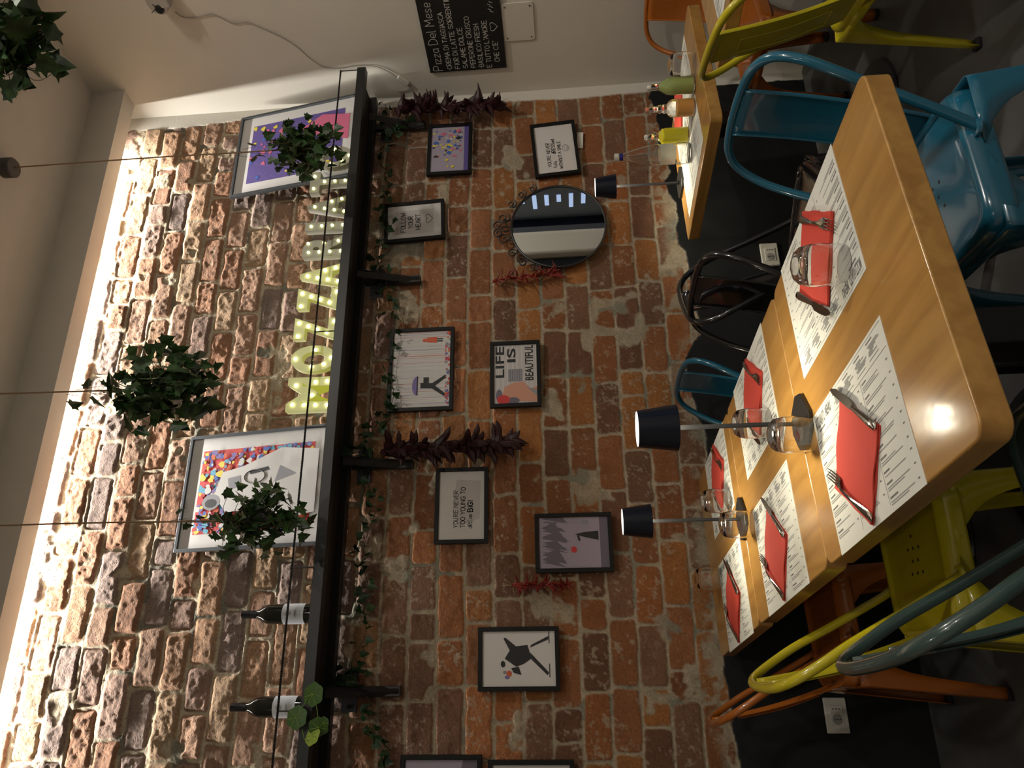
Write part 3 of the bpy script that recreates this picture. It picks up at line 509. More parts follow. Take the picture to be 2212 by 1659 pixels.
# ================================================================== MIRROR
mc = W(1207, 490, .04); a = W(1207, 402, .04); b = W(1207, 578, .04); t_ = W(1103, 490, .04); bb = W(1311, 490, .04)
mr_ = ((a[0] - b[0]) + (t_[2] - bb[2])) / 4; mx0, mz0 = (a[0] + b[0]) / 2, (t_[2] + bb[2]) / 2
e = empty('wall_mirror', (mx0, WY - .04, mz0), 0, 'round wall mirror with black wrought iron scrolls on top', 'mirror')
mb = MB(); mb.lathe([(0, 0), (mr_ - .006, 0)], 64, T=Matrix.Rotation(math.pi / 2, 4, 'X')); mb.build('mirror_glass', mat('mirror_silver', (.86, .88, .88), .015, metal=1), e)
mb = MB(); mb.tube([((mr_ - .003) * math.cos(t), -.002, (mr_ - .003) * math.sin(t)) for t in np.linspace(0, 2 * math.pi, 72, endpoint=False)], .006, 8, closed=True); mb.build('rim', M_BLACK, e)
def scroll(cx_, cz_, r0, turns, a0, s, th=.0034, stem=None):
    n = 30; mb = MB()
    if stem: mb.tube(stem, .0034, 6)
    mb.tube([(cx_ + s * r0 * (1 - .8 * k / n) * math.cos(a0 + turns * 6.283 * k / n), .0, cz_ + r0 * (1 - .8 * k / n) * math.sin(a0 + turns * 6.283 * k / n)) for k in range(n + 1)], th, 6); mb.build('scroll', M_BLACK, e)
for s in (-1, 1):
    for (aa, r0, rr_) in [(90 + 13, .026, .035), (90 + 32, .02, .028), (90 + 48, .020, .024), (90 + 62, .017, .02)]:
        A = math.radians(aa if s > 0 else 180 - aa); r0 *= 1.25; rr_ *= 1.2
        scroll((mr_ + rr_) * math.cos(A), (mr_ + rr_) * math.sin(A), r0, 1.4, A + 2.6, s, stem=[(mr_ * math.cos(A), 0, mr_ * math.sin(A)), ((mr_ + rr_) * math.cos(A + .06), 0, (mr_ + rr_) * math.sin(A + .06))])
scroll(-.024, mr_ + .062, .028, 1.5, -1.2, 1, stem=[(-.01, 0, mr_ - .003), (-.014, 0, mr_ + .036)]); scroll(.024, mr_ + .062, .028, 1.5, -1.2, -1, stem=[(.01, 0, mr_ - .003), (.014, 0, mr_ + .036)])
# ================================================================== CHILLI BUNCHES
def chilli_mesh(L, r, curve, seed, m, name='pepper'):
    rr = random.Random(seed); n = 9; pts = []; rad = []
    for k in range(n):
        t = k / (n - 1); pts.append((curve * t * t + .1 * L * math.sin(3 * t + seed), .05 * L * math.sin(4 * t), -L * t)); rad.append(r * (.35 + .65 * math.sin(min(1, t * 3.2 + .15) * math.pi / 2)) * (1 - t ** 3.2) * (1 + .22 * math.sin(9 * t + seed)) + .0008)
    mb = MB(); mb.tube(pts, rad, 7)
    me_o = mb.build(name, m); return me_o
M_DCH = mat('dried_dark_chilli', (.028, .0045, .006), .5, var=.4, vscale=40); M_RCH = mat('small_red_chilli', (.20, .018, .012), .45, var=.3, vscale=60); M_TW = mat('chilli_stalk', (.38, .26, .10), .8)
def bunch(name, label, p0, p1, n, L, r, m, spread, group, seed, off=.05, twigs=0):
    a = W(*p0, off); b = W(*p1, off); e = empty(name, tuple(a), 0, label, 'chilli bunch', group); rr = random.Random(seed)
    base = [chilli_mesh(L * s, r, c, seed + i, m) for i, (s, c) in enumerate([(1, .85 * L), (.8, -.8 * L), (1.1, .3 * L)])]
    ax = Vector(b - a)
    for i in range(n):
        o = base[i] if i < 3 else base[i % 3].copy()
        if i >= 3: C.objects.link(o)
        t = (i + rr.random()) / n * .86; ang = rr.uniform(0, 6.283); el = rr.uniform(.15, spread) if rr.random() < .75 else rr.uniform(.1, .6)
        o.parent = e; c = ax * t
        o.location = (c.x + rr.uniform(-.006, .006), c.y + rr.uniform(-.004, .004), c.z + (.02 if twigs == 0 else 0))
        q = Vector((math.cos(ang) * math.sin(el), -abs(math.sin(ang)) * math.sin(el) * .8, -math.cos(el))); o.rotation_euler = q.to_track_quat('-Z', 'X').to_euler()
        k = rr.uniform(.75, 1.15); o.scale = (k, k, k)
    mb = MB(); mb.tube([(0, 0, .04), (0, 0, 0), tuple(ax * .5), tuple(ax * .9)], .002 if twigs == 0 else .0012, 5)
    for i in range(twigs):
        c = ax * (i / twigs * .75); an = rr.uniform(0, 6.28); mb.tube([tuple(c), (c.x + .035 * math.cos(an), c.y - .012, c.z + .02 * math.sin(an) - .005)], .0009, 4)
    mb.build('string', M_TW, e); return e
bunch('chilli_bunch', 'thick bunch of dark dried chillies hanging in the wall corner', (862, 238), (1112, 226), 96, .085, .019, M_DCH, .95, 'dark dried chilli bunches', 3, .075)
bunch('chilli_bunch', 'thick bunch of dark dried chillies hanging mid wall under the shelf', (838, 975), (1155, 958), 96, .085, .019, M_DCH, .95, 'dark dried chilli bunches', 13, .075)
bunch('chilli_string', 'thin string of small red chillies beside the round mirror', (1062, 606), (1225, 588), 60, .05, .0042, M_RCH, 1.2, 'small red chilli strings', 23, .035, 30)
bunch('chilli_string', 'thin string of small red chillies under the lavender picture', (1105, 1264), (1240, 1264), 60, .05, .0042, M_RCH, 1.3, 'small red chilli strings', 33, .035, 30)
# ================================================================== IVY
LEAF = [(0, -.42), (.16, -.36), (.36, -.42), (.34, -.2), (.52, .02), (.30, .06), (.22, .26), (0, .62), (-.22, .26), (-.30, .06), (-.52, .02), (-.34, -.2), (-.36, -.42), (-.16, -.36)]
def add_leaf(mb, p, s, rr, down=.5, mi=0, outline=LEAF):
    nrm = Vector((rr.uniform(-1, 1), rr.uniform(-1.2, .6), rr.uniform(-.4, .9))).normalized(); up = Vector((rr.uniform(-.7, .7), rr.uniform(-.5, .5), -down - rr.random() * .8)); up = (up - nrm * up.dot(nrm)).normalized(); sd = up.cross(nrm)
    v = [Vector(p)]; cup = rr.uniform(.1, .28)
    for (x, y) in outline: v.append(Vector(p) + (sd * x + up * y + nrm * (cup * abs(x) - .10 * y * y)) * s)
    v[0] = Vector(p) - nrm * .02 * s
    n = len(outline); mb.add([tuple(q) for q in v], [(0, i + 1, (i + 1) % n + 1) for i in range(n)], mi)
def ivy(name, label, cat, centre, R, n, leaf, seed, cord=None, sub=None, group=None, trail=0, hang=None):
    rr = random.Random(seed); c = Vector(centre); e = empty(name, tuple(c), 0, label, cat, group)
    mb = MB(); vm = MB(); pts = []
    for i in range(n):
        while True:
            q = Vector((rr.gauss(0, .5), rr.gauss(0, .5), rr.gauss(0, .5)))
            if q.length < 1.15: break
        q = Vector((q.x * R[0], q.y * R[1], q.z * R[2])); pts.append(q); add_leaf(mb, q, leaf * rr.uniform(.7, 1.2), rr)
    for i in range(34):
        a, b = rr.choice(pts), rr.choice(pts); mid = (a + b) / 2 + Vector((rr.uniform(-.05, .05), rr.uniform(-.05, .05), rr.uniform(-.02, .05))); vm.tube(spline([(0, 0, R[2] * .6), tuple(a), tuple(mid), tuple(b)], 4), .0011, 4)
    for k in range(trail):
        x, z = rr.uniform(-.03, .03), R[2] + .02 + k * .035; add_leaf(mb, (x + rr.choice([-1, 1]) * .025, rr.uniform(-.02, .02), z), leaf * rr.uniform(.7, 1.05), rr); vm.tube([(x, 0, z - .03), (x * .5, 0, z + .03)], .001, 4)
    mb.build('foliage', M_LEAF, e, smooth=False); vm.build('vines', M_STEM, e)
    if hang:
        for (dx, sw) in [(-.03, 0), (.03, .01)][:1]:
            cm = MB(); cm.tube(spline([(0, 0, -.02), (.0, 0, .3), (.004 + sw, 0, .7), (hang[0], hang[1], 3.775 - c.z)], 8), .0032, 6); cm.build('cord', M_CORD, e)
        pm = MB(); pm.lathe([(0, -.05), (.028, -.05), (.036, .03), (.034, .03), (.026, -.045), (0, -.045)], 20); pm.build('pot', mat('dark_pot', (.02, .02, .018), .6), e)
    return e
q = YP(660, 320, 2.5); ivy('hanging_ivy', 'hanging ivy in front of the violet poster', 'plant', q, (.12, .11, .165), 190, .050, 1, group='hanging ivy plants', trail=4, hang=(-.0, 0))
e = empty('cord_mount', (q[0], 2.5, 3.78), 0, 'dark round ceiling mount holding the cord of the right ivy', 'mount'); mb = MB(); mb.lathe([(0, 0), (.045, 0), (.045, -.045), (.04, -.05), (0, -.05)], 28); mb.build('mount_body', mat('mount_metal', (.05, .045, .045), .5), e)
q = YP(355, 838, 2.45); ivy('hanging_ivy', 'hanging ivy against the bright upper bricks, largest of the ivy balls', 'plant', q, (.165, .13, .20), 200, .066, 2, group='hanging ivy plants', trail=5, hang=(0, 0))
q = YP(560, 1122, 2.5); ivy('hanging_ivy', 'hanging ivy in front of the colourful poster', 'plant', q, (.13, .11, .17), 190, .050, 3, group='hanging ivy plants', trail=4, hang=(0, 0))
q = YP(30, 100, 1.5); ivy('hanging_ivy', 'hanging ivy near the ceiling in front of the white wall', 'plant', q, (.14, .11, .13), 90, .085, 4, group='hanging ivy plants', trail=0, hang=(0, 0))
rr = random.Random(9); gm = MB(); vm = MB(); path = []
for (x, y) in [(832, 225), (850, 290), (822, 340), (838, 400), (828, 450), (842, 500), (812, 545), (832, 600), (842, 660), (850, 720), (840, 790), (850, 850), (838, 890), (815, 915), (790, 960), (778, 1010), (800, 1060), (812, 1100), (795, 1150), (782, 1210), (793, 1260), (785, 1320), (790, 1370), (760, 1430), (775, 1480), (800, 1520), (800, 1570), (830, 1600), (822, 1650), (830, 1700)]:
    path.append(tuple(W(x, y, .07 if not 540 < y < 620 else .05)))
sp = spline(path, 8); vm.tube(sp, .0016, 5)
for p in sp:
    if rr.random() < .8: add_leaf(gm, (p[0] + rr.uniform(-.02, .02), p[1] + rr.uniform(-.02, .01), p[2] + rr.uniform(-.035, .035)), .042 * rr.uniform(.6, 1.2), rr)
for (cx_, cy_) in [(830, 600), (780, 985), (765, 1470), (860, 265)]:
    for k in range(9): c = W(cx_ + rr.uniform(-35, 35), cy_ + rr.uniform(-25, 25), rr.uniform(.06, .10)); add_leaf(gm, c, .05 * rr.uniform(.7, 1.2), rr)
e = empty('ivy_garland', (1.3, 3.0, 2.15), 0, 'long ivy garland strung along the wall under the shelf', 'garland'); loc_mb(gm, 'foliage', mat('garland_leaf', (.016, .045, .012), .5, var=.5, vscale=25), e, smooth=False); loc_mb(vm, 'vine', M_STEM, e)
ROUNDL = [(math.cos(t) * .5 * (1 + .07 * math.cos(6 * t)), math.sin(t) * .5 * (1 + .07 * math.cos(6 * t))) for t in np.linspace(0, 6.283, 22, endpoint=False)]
e = empty('trailing_plant', tuple(YP(665, 1515, 2.77)), 0, 'round variegated leaves trailing over the shelf by the left wine bottle', 'plant'); lm = MB(); sm = MB(); r2 = random.Random(3)
ms = []
for (x, y, s, mi) in [(677, 1500, .062, 0), (641, 1550, .06, 0), (688, 1570, .055, 0), (675, 1590, .05, 1), (700, 1560, .03, 0)]:
    c = YP(x, y, 2.765) - np.array(e.location); T = Matrix.Translation(tuple(c)) @ Matrix.Rotation(r2.uniform(-.5, .5), 4, 'X') @ Matrix.Rotation(r2.uniform(-.5, .5), 4, 'Z'); n = len(ROUNDL)
    lm.add([(0, -.004, 0)] + [(p[0] * s * 1.3, .0, p[1] * s * 1.3) for p in ROUNDL], [(0, (i + 1) % n + 1, i + 1) for i in range(n)], mi, T)
    for k in range(7): a_ = k * .9; lm.tube([tuple(T @ Vector((0, -.006, 0))), tuple(T @ Vector((.55 * s * math.cos(a_), -.003, .55 * s * math.sin(a_))))], .0006, 3, 1)
    ms.append(tuple(c))
lm.build('leaves', [mat('plectranthus', (.05, .12, .02), .5), mat('variegated', (.30, .42, .06), .5)], e, smooth=False); sm.tube(spline([ms[1], tuple(YP(655, 1525, 2.765) - np.array(e.location)), ms[0], ms[2], ms[3], tuple(YP(660, 1600, 2.765) - np.array(e.location)), tuple(YP(652, 1575, 2.765) - np.array(e.location))], 8), .0016, 5); sm.build('stem', mat('green_stem', (.15, .25, .05), .6), e)
# ================================================================== WHITE WALL THINGS
def wr_matrix(p): # local x along wall (to viewer's right), y into wall, z up
    return Matrix(((WD[0], -WN[0], 0, p[0]), (WD[1], -WN[1], 0, p[1]), (0, 0, 1, p[2]), (0, 0, 0, 1)))
def wrp(s, z, off=0): return C0 + WD * s + WN * off + np.array([0, 0, z])
e = empty('chalkboard', None, 0, 'black board with white handwriting about the pizza of the month, on the white wall', 'board', M=wr_matrix(wrp(.165, 1.535, .012)))
mb = MB(); mb.box((.29, .005, .2), (.58, .010, .40)); mb.build('board', M_BOARD, e, smooth=False)
mb = MB(); L = [("Pizza", .008, .335, .042), ("Del Mese", .115, .335, .042)]; stroke_text(mb, 'Pizza Del Mese', .012, .333, .045, width=.07, y=-.0015)
for k, t in enumerate(['.CREMA DI TAGGIASCA', '.FIOR DI LATTE SORRENTINO', '.SALAME DOLCE', '.PEPERONE CRUSCO', '.BASILICO FRESH', 'E TUTTO L\'AMORE']): stroke_text(mb, t, .010, .283 - .0415 * k, .024, width=.12, y=-.0015)
stroke_text(mb, '13,', .43, .075, .045, width=.08, y=-.0015); stroke_text(mb, "CHE C'E'", .04, .032, .024, width=.12, y=-.0015)
mb.tube([(.235 + .022 * math.sin(t) ** 3, -.0015, .045 + .001 * (18 * math.cos(t) - 6 * math.cos(2 * t) - 2.5 * math.cos(3 * t))) for t in np.linspace(0, 6.283, 30, endpoint=False)], .0011, 4, closed=True)
for k in range(5): mb.tube([(.31 + .012 * k, -.0015, .035 + .01 * (k % 2)), (.318 + .012 * k, -.0015, .052 + .008 * (k % 2))], .0012, 4)
mb.build('writing', M_CHALK, e, smooth=False)
e = empty('cover_plate', None, 0, 'square white cover plate with four screws on the white wall below the board', 'plate', M=wr_matrix(wrp(.408, 1.455, .004)))
mb = MB(); mb.prism([(p[0], p[1]) for p in rrect(.20, .155, .012)], -.004, .002, T=Matrix.Rotation(math.pi / 2, 4, 'X')); mb.build('plate', M_WALL, e, bev=.001)
for sx in (-1, 1):
    for sz in (-1, 1): mb = MB(); mb.lathe([(0, .003), (.0035, .003), (.004, 0)], 10, T=Matrix.Translation((sx * .082, -.002, sz * .060)) @ Matrix.Rotation(math.pi / 2, 4, 'X')); mb.build('screw', mat('screw_dark', (.08, .07, .06), .5), e)
q = WR(350, 8, .03); e = empty('security_camera', None, 0, 'small white camera with black lens on the white wall near the ceiling', 'camera', M=wr_matrix(q))
mb = MB(); mb.prism(ell(.03, 0, .060, .05, 24), .0, .045, T=Matrix.Rotation(math.pi / 2, 4, 'X') @ Matrix.Translation((0, 0, 0))); mb.box((.04, -.02, -.035), (.07, .06, .05)); mb.build('housing', mat('camera_white', (.42, .40, .37), .2), e, bev=.006)
mb = MB(); mb.lathe([(0, .004), (.018, .004), (.023, -.004)], 20, T=Matrix.Translation((.0, -.048, .0)) @ Matrix.Rotation(math.pi / 2, 4, 'X')); mb.build('lens', M_BLKG, e)
mb = MB(); mb.tube([(-.012 + .01 * k, -.047, .045 - .022 * k + .004 * k * k) for k in range(5)], .002, 6); mb.build('seam', M_INKD, e)
cp = [(378, 26), (392, 36), (415, 39), (440, 34), (458, 30), (478, 38), (505, 50), (535, 48), (560, 58), (605, 78), (640, 100), (672, 128), (700, 144), (735, 148), (765, 143), (800, 142), (820, 146), (845, 158), (862, 172), (877, 180), (884, 188), (878, 194), (860, 198)]
e = tag(MB().build('cable', M_WHITEP), None, None); bpy.data.objects.remove(e)
mb = MB(); mb.tube(spline([tuple(WR(x, y, .005)) for x, y in cp], 6), .0022, 6); tag(mb.build('camera_cable', M_CABLE), 'thin white cable running down the white wall from the camera', 'cable')
qa, qb = WR(860, 166, .010), WR(882, 181, .010); q = (qa + qb) / 2; dd_ = qb - qa; ang = math.atan2(dd_[2], dd_ @ WD)
mb = MB(); mb.box((0, 0, 0), (float(np.linalg.norm(dd_)) * 1.05, .016, .022)); o = mb.build('inline_switch', M_WHITEP, bev=.003); o.matrix_world = wr_matrix(q) @ Matrix.Rotation(-ang, 4, 'Y'); tag(o, 'small white inline switch on the cable under the end of the shelf', 'switch')
# things on the white wall that only the mirror shows
M_NAVY = mat('navy_panel', (.01, .02, .05), .35)
e = empty('menu_board', None, 0, 'dark blue wall panel with pale lit lines, seen in the round mirror', 'board', M=wr_matrix(wrp(1.33, 1.3, .02)))
mb = MB(); mb.box((0, 0, 0), (.50, .03, 1.6)); mb.build('panel', mat('slate_panel', (.03, .04, .055), .4), e, smooth=False)
mb = MB()
for k in range(9): mb.box((-.02 - .02 * (k % 3), -.018, .42 - k * .085), (.20 - .05 * (k % 3), .004, .03 if k else .09))
mb.build('lit_lines', mat('pale_lit', (.5, .6, .8), .5, emit=(.35, .5, .8), es=.7), e, smooth=False)
mb = MB(); mb.box((1.66, -.04, 1.9), (.09, .08, 3.78)); o = mb.build('trim_2', M_NAVY, smooth=False); o.matrix_world = wr_matrix(wrp(0, 0, 0)); struct(o)
e = empty('wall_socket', None, 0, 'white wall socket on the white wall, seen in the round mirror', 'socket', M=wr_matrix(wrp(1.825, 1.0, .006)))
mb = MB(); mb.box((0, 0, 0), (.12, .012, .08)); mb.build('plate', M_WHITEP, e, bev=.003); mb = MB(); mb.box((0, -.008, 0), (.045, .006, .05)); mb.build('insert', mat('socket_grey', (.35, .35, .33), .4), e)
e = empty('display_cabinet', None, 0, 'dark blue cabinet with a cyan screen, seen at the edge of the round mirror', 'cabinet', M=wr_matrix(wrp(2.95, 0, .135)))
mb = MB(); mb.box((0, 0, 1.2), (1.1, .24, 2.4)); mb.build('body', M_NAVY, e, smooth=False); mb = MB(); mb.box((-.42, -.125, 1.22), (.14, .01, .30)); mb.build('screen', mat('cyan_screen', (.1, .3, .5), .4, emit=(.12, .5, .9), es=2.5), e, smooth=False)
# sockets on the black dado
def socket(x, y, label, slots=3):
    q = W(x, y, .004); e = empty('wall_socket', (q[0], q[1], q[2]), 0, label, 'socket', 'white sockets on the black wall')
    mb = MB(); mb.box((0, -.006, 0), (.122, .012, .082)); mb.build('plate', M_WHITEP, e, bev=.004); mb = MB(); mb.box((0, -.013, 0), (.068, .004, .048)); mb.build('insert', M_WHITEP, e, bev=.001)
    mb = MB(); mb.lathe([(0, .001), (.017, .001), (.018, 0)], 24, T=Matrix.Translation((-.014, -.016, 0)) @ Matrix.Rotation(math.pi / 2, 4, 'X')); mb.build('outlet', mat('outlet_grey', (.3, .3, .28), .5), e)
    mb = MB()
    for k in (-1, 0, 1): mb.box((-.014 + .0 * k, -.0175, k * .009), (.004, .002, .004)); mb.box((.022, -.0165, k * .011), (.004, .002, .004))
    mb.build('pin_hole', M_INKD, e, smooth=False)
socket(1662, 552, 'white wall socket on the black wall behind the black chairs'); socket(1805, 1545, 'white wall socket on the black wall by the orange chair')
q = W(1253, 303, .012); mb = MB(); mb.box((0, 0, 0), (.10, .002, .03)); o = mb.build('paper_scrap', M_PAPER, loc=tuple(q)); o.rotation_euler = (0, math.radians(4), 0); tag(o, 'narrow white paper sticking out below the smile quote frame', 'paper')
# ================================================================== TABLES
D1 = math.radians(6.706); tx = np.array([math.cos(D1), math.sin(D1), 0]); ty = np.array([-math.sin(D1), math.cos(D1), 0])
def TT(a, b, z=.75): return tx * a + ty * b + np.array([0, 0, z])
def table(w, d, h=.75, th=.045):
    e = empty('cafe_table', (0, 0, 0), 0, 'x', 'table', 'square wooden cafe tables')
    mb = MB(); mb.prism(rrect(w, d, .028), h - th, h); mb.build('tabletop', WOOD, e, bev=.003, seg=3)
    mb = MB(); mb.box((0, 0, (h - th) / 2 + .01), (.08, .08, h - th - .02)); mb.build('column', M_BLACK, e, bev=.004)
    mb = MB(); mb.lathe([(0, 0), (.215, 0), (.22, .006), (.215, .012), (.06, .022), (0, .022)], 48); mb.build('base', M_BLACK, e)
    mb = MB(); mb.box((0, 0, h - th - .008), (.4, .08, .016)); mb.box((0, 0, h - th - .008), (.08, .4, .016)); mb.build('cross_brace', M_BLACK, e, smooth=False)
    return e
tp = table(.70, .683); used = set()
for (b, l) in [(1.255, 'square wooden table nearest the camera, first in the row'), (1.941, 'square wooden table in the middle of the row'), (2.627, 'square wooden table at the end of the row against the brick wall')]:
    q = TT(.737, b, 0); put(tp, used, (q[0], q[1], 0), D1, l)
D4 = math.radians(9.3); A4 = np.array([1.682, 2.719, 0]); e4x = np.array([math.cos(D4), math.sin(D4), 0]); e4y = np.array([math.sin(D4), -math.cos(D4), 0])
def T4(a, b, z=.75): return A4 + e4x * a + e4y * b + np.array([0, 0, z])
t4 = put(tp, used, tuple(T4(.345, .32, 0)), D4, 'square wooden table in the back corner holding the coloured bottles'); t4.scale = (.975, .94, 1)
A5 = np.array([1.84, 1.93, 0])
def T5(a, b, z=.75): return A5 + e4x * a + e4y * b + np.array([0, 0, z])
put(tp, used, tuple(T5(.35, .3415, 0)), D4, 'square wooden table at the right, in front of the corner table')
# ================================================================== CHAIRS
def chair(color_mat, cat_label):
    e = empty('metal_chair', (0, 0, 0), 0, cat_label, 'chair', 'metal cafe chairs')
    def outline(t, z, drop=0):
        pts = []
        for i in range(48):
            a = 2 * math.pi * i / 48; c, s = math.cos(a), math.sin(a); p = .32
            x = abs(c) ** p * (1 if c > 0 else -1); y = abs(s) ** p * (1 if s > 0 else -1); hw = .178 + .010 * y
            pts.append((x * hw * t, y * .178 * t, z))
        return pts
    mb = MB(); rings = [outline(.25, .441), outline(.55, .4405), outline(.80, .4415), outline(.855, .4435), outline(.875, .449), outline(.90, .452), outline(.955, .451), outline(1.0, .444), outline(1.035, .430), outline(1.05, .405), outline(1.055, .398)]
    v = [(0, 0, .441)] + [p for r in rings for p in r]; f = [(0, 1 + i, 1 + (i + 1) % 48) for i in range(48)]
    for k in range(len(rings) - 1):
        for i in range(48): a, b = 1 + k * 48 + i, 1 + k * 48 + (i + 1) % 48; f.append((a, a + 48, b + 48, b))
    mb.add(v, f); o = mb.build('seat', [color_mat, M_INKD], e); md = o.modifiers.new('s', 'SOLIDIFY'); md.thickness = .002
    hm = MB()
    for (hx, hy) in [(-.03, .03), (0, .03), (.03, .03), (-.015, .0), (.015, .0), (-.03, -.03), (0, -.03), (.03, -.03), (0, .06)]: hm.lathe([(0, .0004), (.0042, .0004), (.0045, 0)], 10, T=Matrix.Translation((hx, hy + .005, .4411)))
    hm.build('seat_hole', M_INKD, e)
    for sx in (-1, 1):
        for sy in (-1, 1):
            top = Vector((sx * .186, sy * .184, .425)); bot = Vector((sx * .208, sy * (.205 if sy > 0 else .225), .012)); v = []; n = 16
            for k in range(n + 1):
                t = k / n; c = top.lerp(bot, t); w = .020 + .018 * (1 - t) + .125 * math.exp(-t * 7.5) - (.0 if t > .05 else 0); r = .012
                ins = .004 * math.sin(min(t, 1) * 3.14)
                v += [(c.x - sx * (w + r), c.y, c.z), (c.x - sx * (w * .5 + r), c.y - sy * ins, c.z), (c.x - sx * r, c.y, c.z), (c.x - sx * r * .3, c.y - sy * r * .3, c.z), (c.x, c.y - sy * r, c.z), (c.x - sx * ins, c.y - sy * (w * .5 + r), c.z), (c.x, c.y - sy * (w + r), c.z)]
            f = [(k * 7 + i, k * 7 + i + 1, (k + 1) * 7 + i + 1, (k + 1) * 7 + i) for k in range(n) for i in range(6)]
            if sx * sy < 0: f = [q[::-1] for q in f]
            lm = MB(); lm.add(v, f); lo = lm.build('leg', color_mat, e); md = lo.modifiers.new('s', 'SOLIDIFY'); md.thickness = .003; md.offset = 0
            fm = MB(); fm.box((bot.x - sx * .012, bot.y - sy * .012, .008), (.034, .034, .016)); fo = fm.build('foot_cap', M_RUB, lo, bev=.005)
    half = [(.187, -.045, .425), (.192, -.075, .475), (.203, -.135, .59), (.215, -.19, .70), (.214, -.228, .765), (.192, -.258, .815), (.145, -.275, .841), (.08, -.283, .849)]
    pts = spline([(-x, y, z) for x, y, z in half] + [(0, -.285, .851)] + half[::-1], 6)
    tm = MB(); tm.tube(pts, .0112, 12); 
    for s in (-1, 1): tm.lathe([(0, 0), (.02, 0), (.018, .006), (.012, .008)], 14, T=Matrix.Translation((s * .187, -.045, .432)))
    tm.build('back_tube', color_mat, e)
    sm = MB(); n = 18; v = []
    for k in range(n + 1):
        t = k / n; y = -.172 - .104 * t - .012 * math.sin(t * 3.14); z = .430 + .415 * t; w = .070 + .008 * t; bow = .006 * math.sin(3.14 * t)
        v += [(-w, y + .010, z), (-w, y, z), (-w * .5, y - bow, z), (0, y - bow * 1.3, z), (w * .5, y - bow, z), (w, y, z), (w, y + .010, z)]
    f = [(k * 7 + i, k * 7 + i + 1, (k + 1) * 7 + i + 1, (k + 1) * 7 + i) for k in range(n) for i in range(6)]
    sm.add(v, f)
    def sp_(x, t): y = -.172 - .104 * t - .012 * math.sin(t * 3.14); return (x, y - .006 * math.sin(3.14 * t) * 1.2 - .0012, .430 + .415 * t)
    sm.tube(spline([sp_(x, t) for x, t in [(-.035, .22), (-.035, .5), (-.035, .78), (-.028, .80), (0, .80), (.028, .80), (.035, .78), (.035, .5), (.035, .22), (.028, .2), (0, .2), (-.028, .2)]], 4, True), .0022, 5, closed=True)
    so = sm.build('backrest', color_mat, e); md = so.modifiers.new('s', 'SOLIDIFY'); md.thickness = .0025
    return e
CM = dict(blue=mat('blue_enamel', (.009, .105, .175), .22, coat=.7), yellow=mat('yellow_enamel', (.50, .42, .012), .25, coat=.6), orange=mat('orange_enamel', (.36, .10, .010), .27, coat=.6), black=mat('black_enamel', (.007, .007, .008), .18, coat=.7), green=mat('dark_green_enamel', (.035, .065, .058), .25, coat=.7))
for (c, x, y, th, l) in [('blue', .981, 1.458, 1.536, 'large blue metal chair on the right side of the nearest table'), ('black', .911, 2.16, 1.75, 'black metal chair on the right side of the middle table'), ('blue', .77, 2.66, 1.66, 'small distant blue metal chair by the wall, at the end table'),
        ('yellow', .239, 1.927, -1.588, 'yellow metal chair on the left side of the middle table'), ('orange', .115, 2.70, -1.50, 'orange metal chair at the left end by the black wall'), ('green', .285, 1.24, -1.50, 'dark green metal chair nearest the camera at lower left'),
        ('yellow', 1.898, 1.546, -1.87, 'yellow metal chair at the right with its back to the camera'), ('black', 1.41, 2.20, -2.5, 'black metal chair in front of the brick wall beside the corner table'), ('orange', 2.57, 2.49, 1.70, 'orange metal chair behind the corner table, by the white wall'), ('orange', 2.62, 1.86, 1.72, 'orange metal chair behind the right table, partly out of view')]:
    ch = chair(CM[c], l); ch.location = (x, y, 0); ch.rotation_euler = (0, 0, th)
# ================================================================== TABLE SETTINGS
def menu():
    w, d = .412, .304
    e = empty('paper_placemat', (0, 0, 0), 0, 'x', 'placemat', 'printed paper placemats')
    mb = MB(); mb.box((0, 0, .0004), (w, d, .0008)); mb.build('sheet', M_PAPER, e, smooth=False)
    r = random.Random(5); P = MB(); zt = .0011
    def bar(x, y, ww, hh, mi=0): P.add([(x, y - hh, zt), (x + ww, y - hh, zt), (x + ww, y, zt), (x, y, zt)], [(0, 1, 2, 3)], mi)
    bar(-.2, .146, .4, .0008, 1); bar(-.2, .096, .4, .0009, 1); bar(-.069, .096, .0009, .235, 1); bar(.067, .096, .0009, .235, 1)
    def tm(t, x, y, ww, hh, mi):
        v, f = text_mesh(t, 1, 0, .03); mn, mx_ = v.min(0), v.max(0); P.add([(x + (q[0] - mn[0]) / (mx_[0] - mn[0]) * ww, y + (q[1] - mn[1]) / (mx_[1] - mn[1]) * hh, zt) for q in v], [tuple(q) for q in f], mi)
    tm('MOZZARIATO', -.195, .115, .062, .026, 0); tm('MENU', -.125, .118, .034, .022, 0); bar(-.18, .110, .04, .004, 0)
    for k in range(4):
        x = -.07 + k * .066; bar(x, .140, .03, .003, 0)
        for j in range(6): bar(x + r.uniform(0, .012), .132 - j * .0035, r.uniform(.02, .05), .0028, 2)
        bar(x, .106, .045, .0015, 0)
    for cxx in (-.198, -.063, .073):
        y = .088
        while y > -.128:
            bar(cxx, y, r.uniform(.02, .034), .0034, 0); y -= .008
            for j in range(r.choice([1, 2, 2, 3])): bar(cxx, y, r.uniform(.06, .10), .0019, 2); y -= .0042
            bar(cxx + .112, y + .010, .007, .0026, 0); y -= .008
    P.build('printing', [M_INK, M_INKD if False else mat('rule_ink', (.12, .12, .12), .8), M_INKL], e, smooth=False); return e
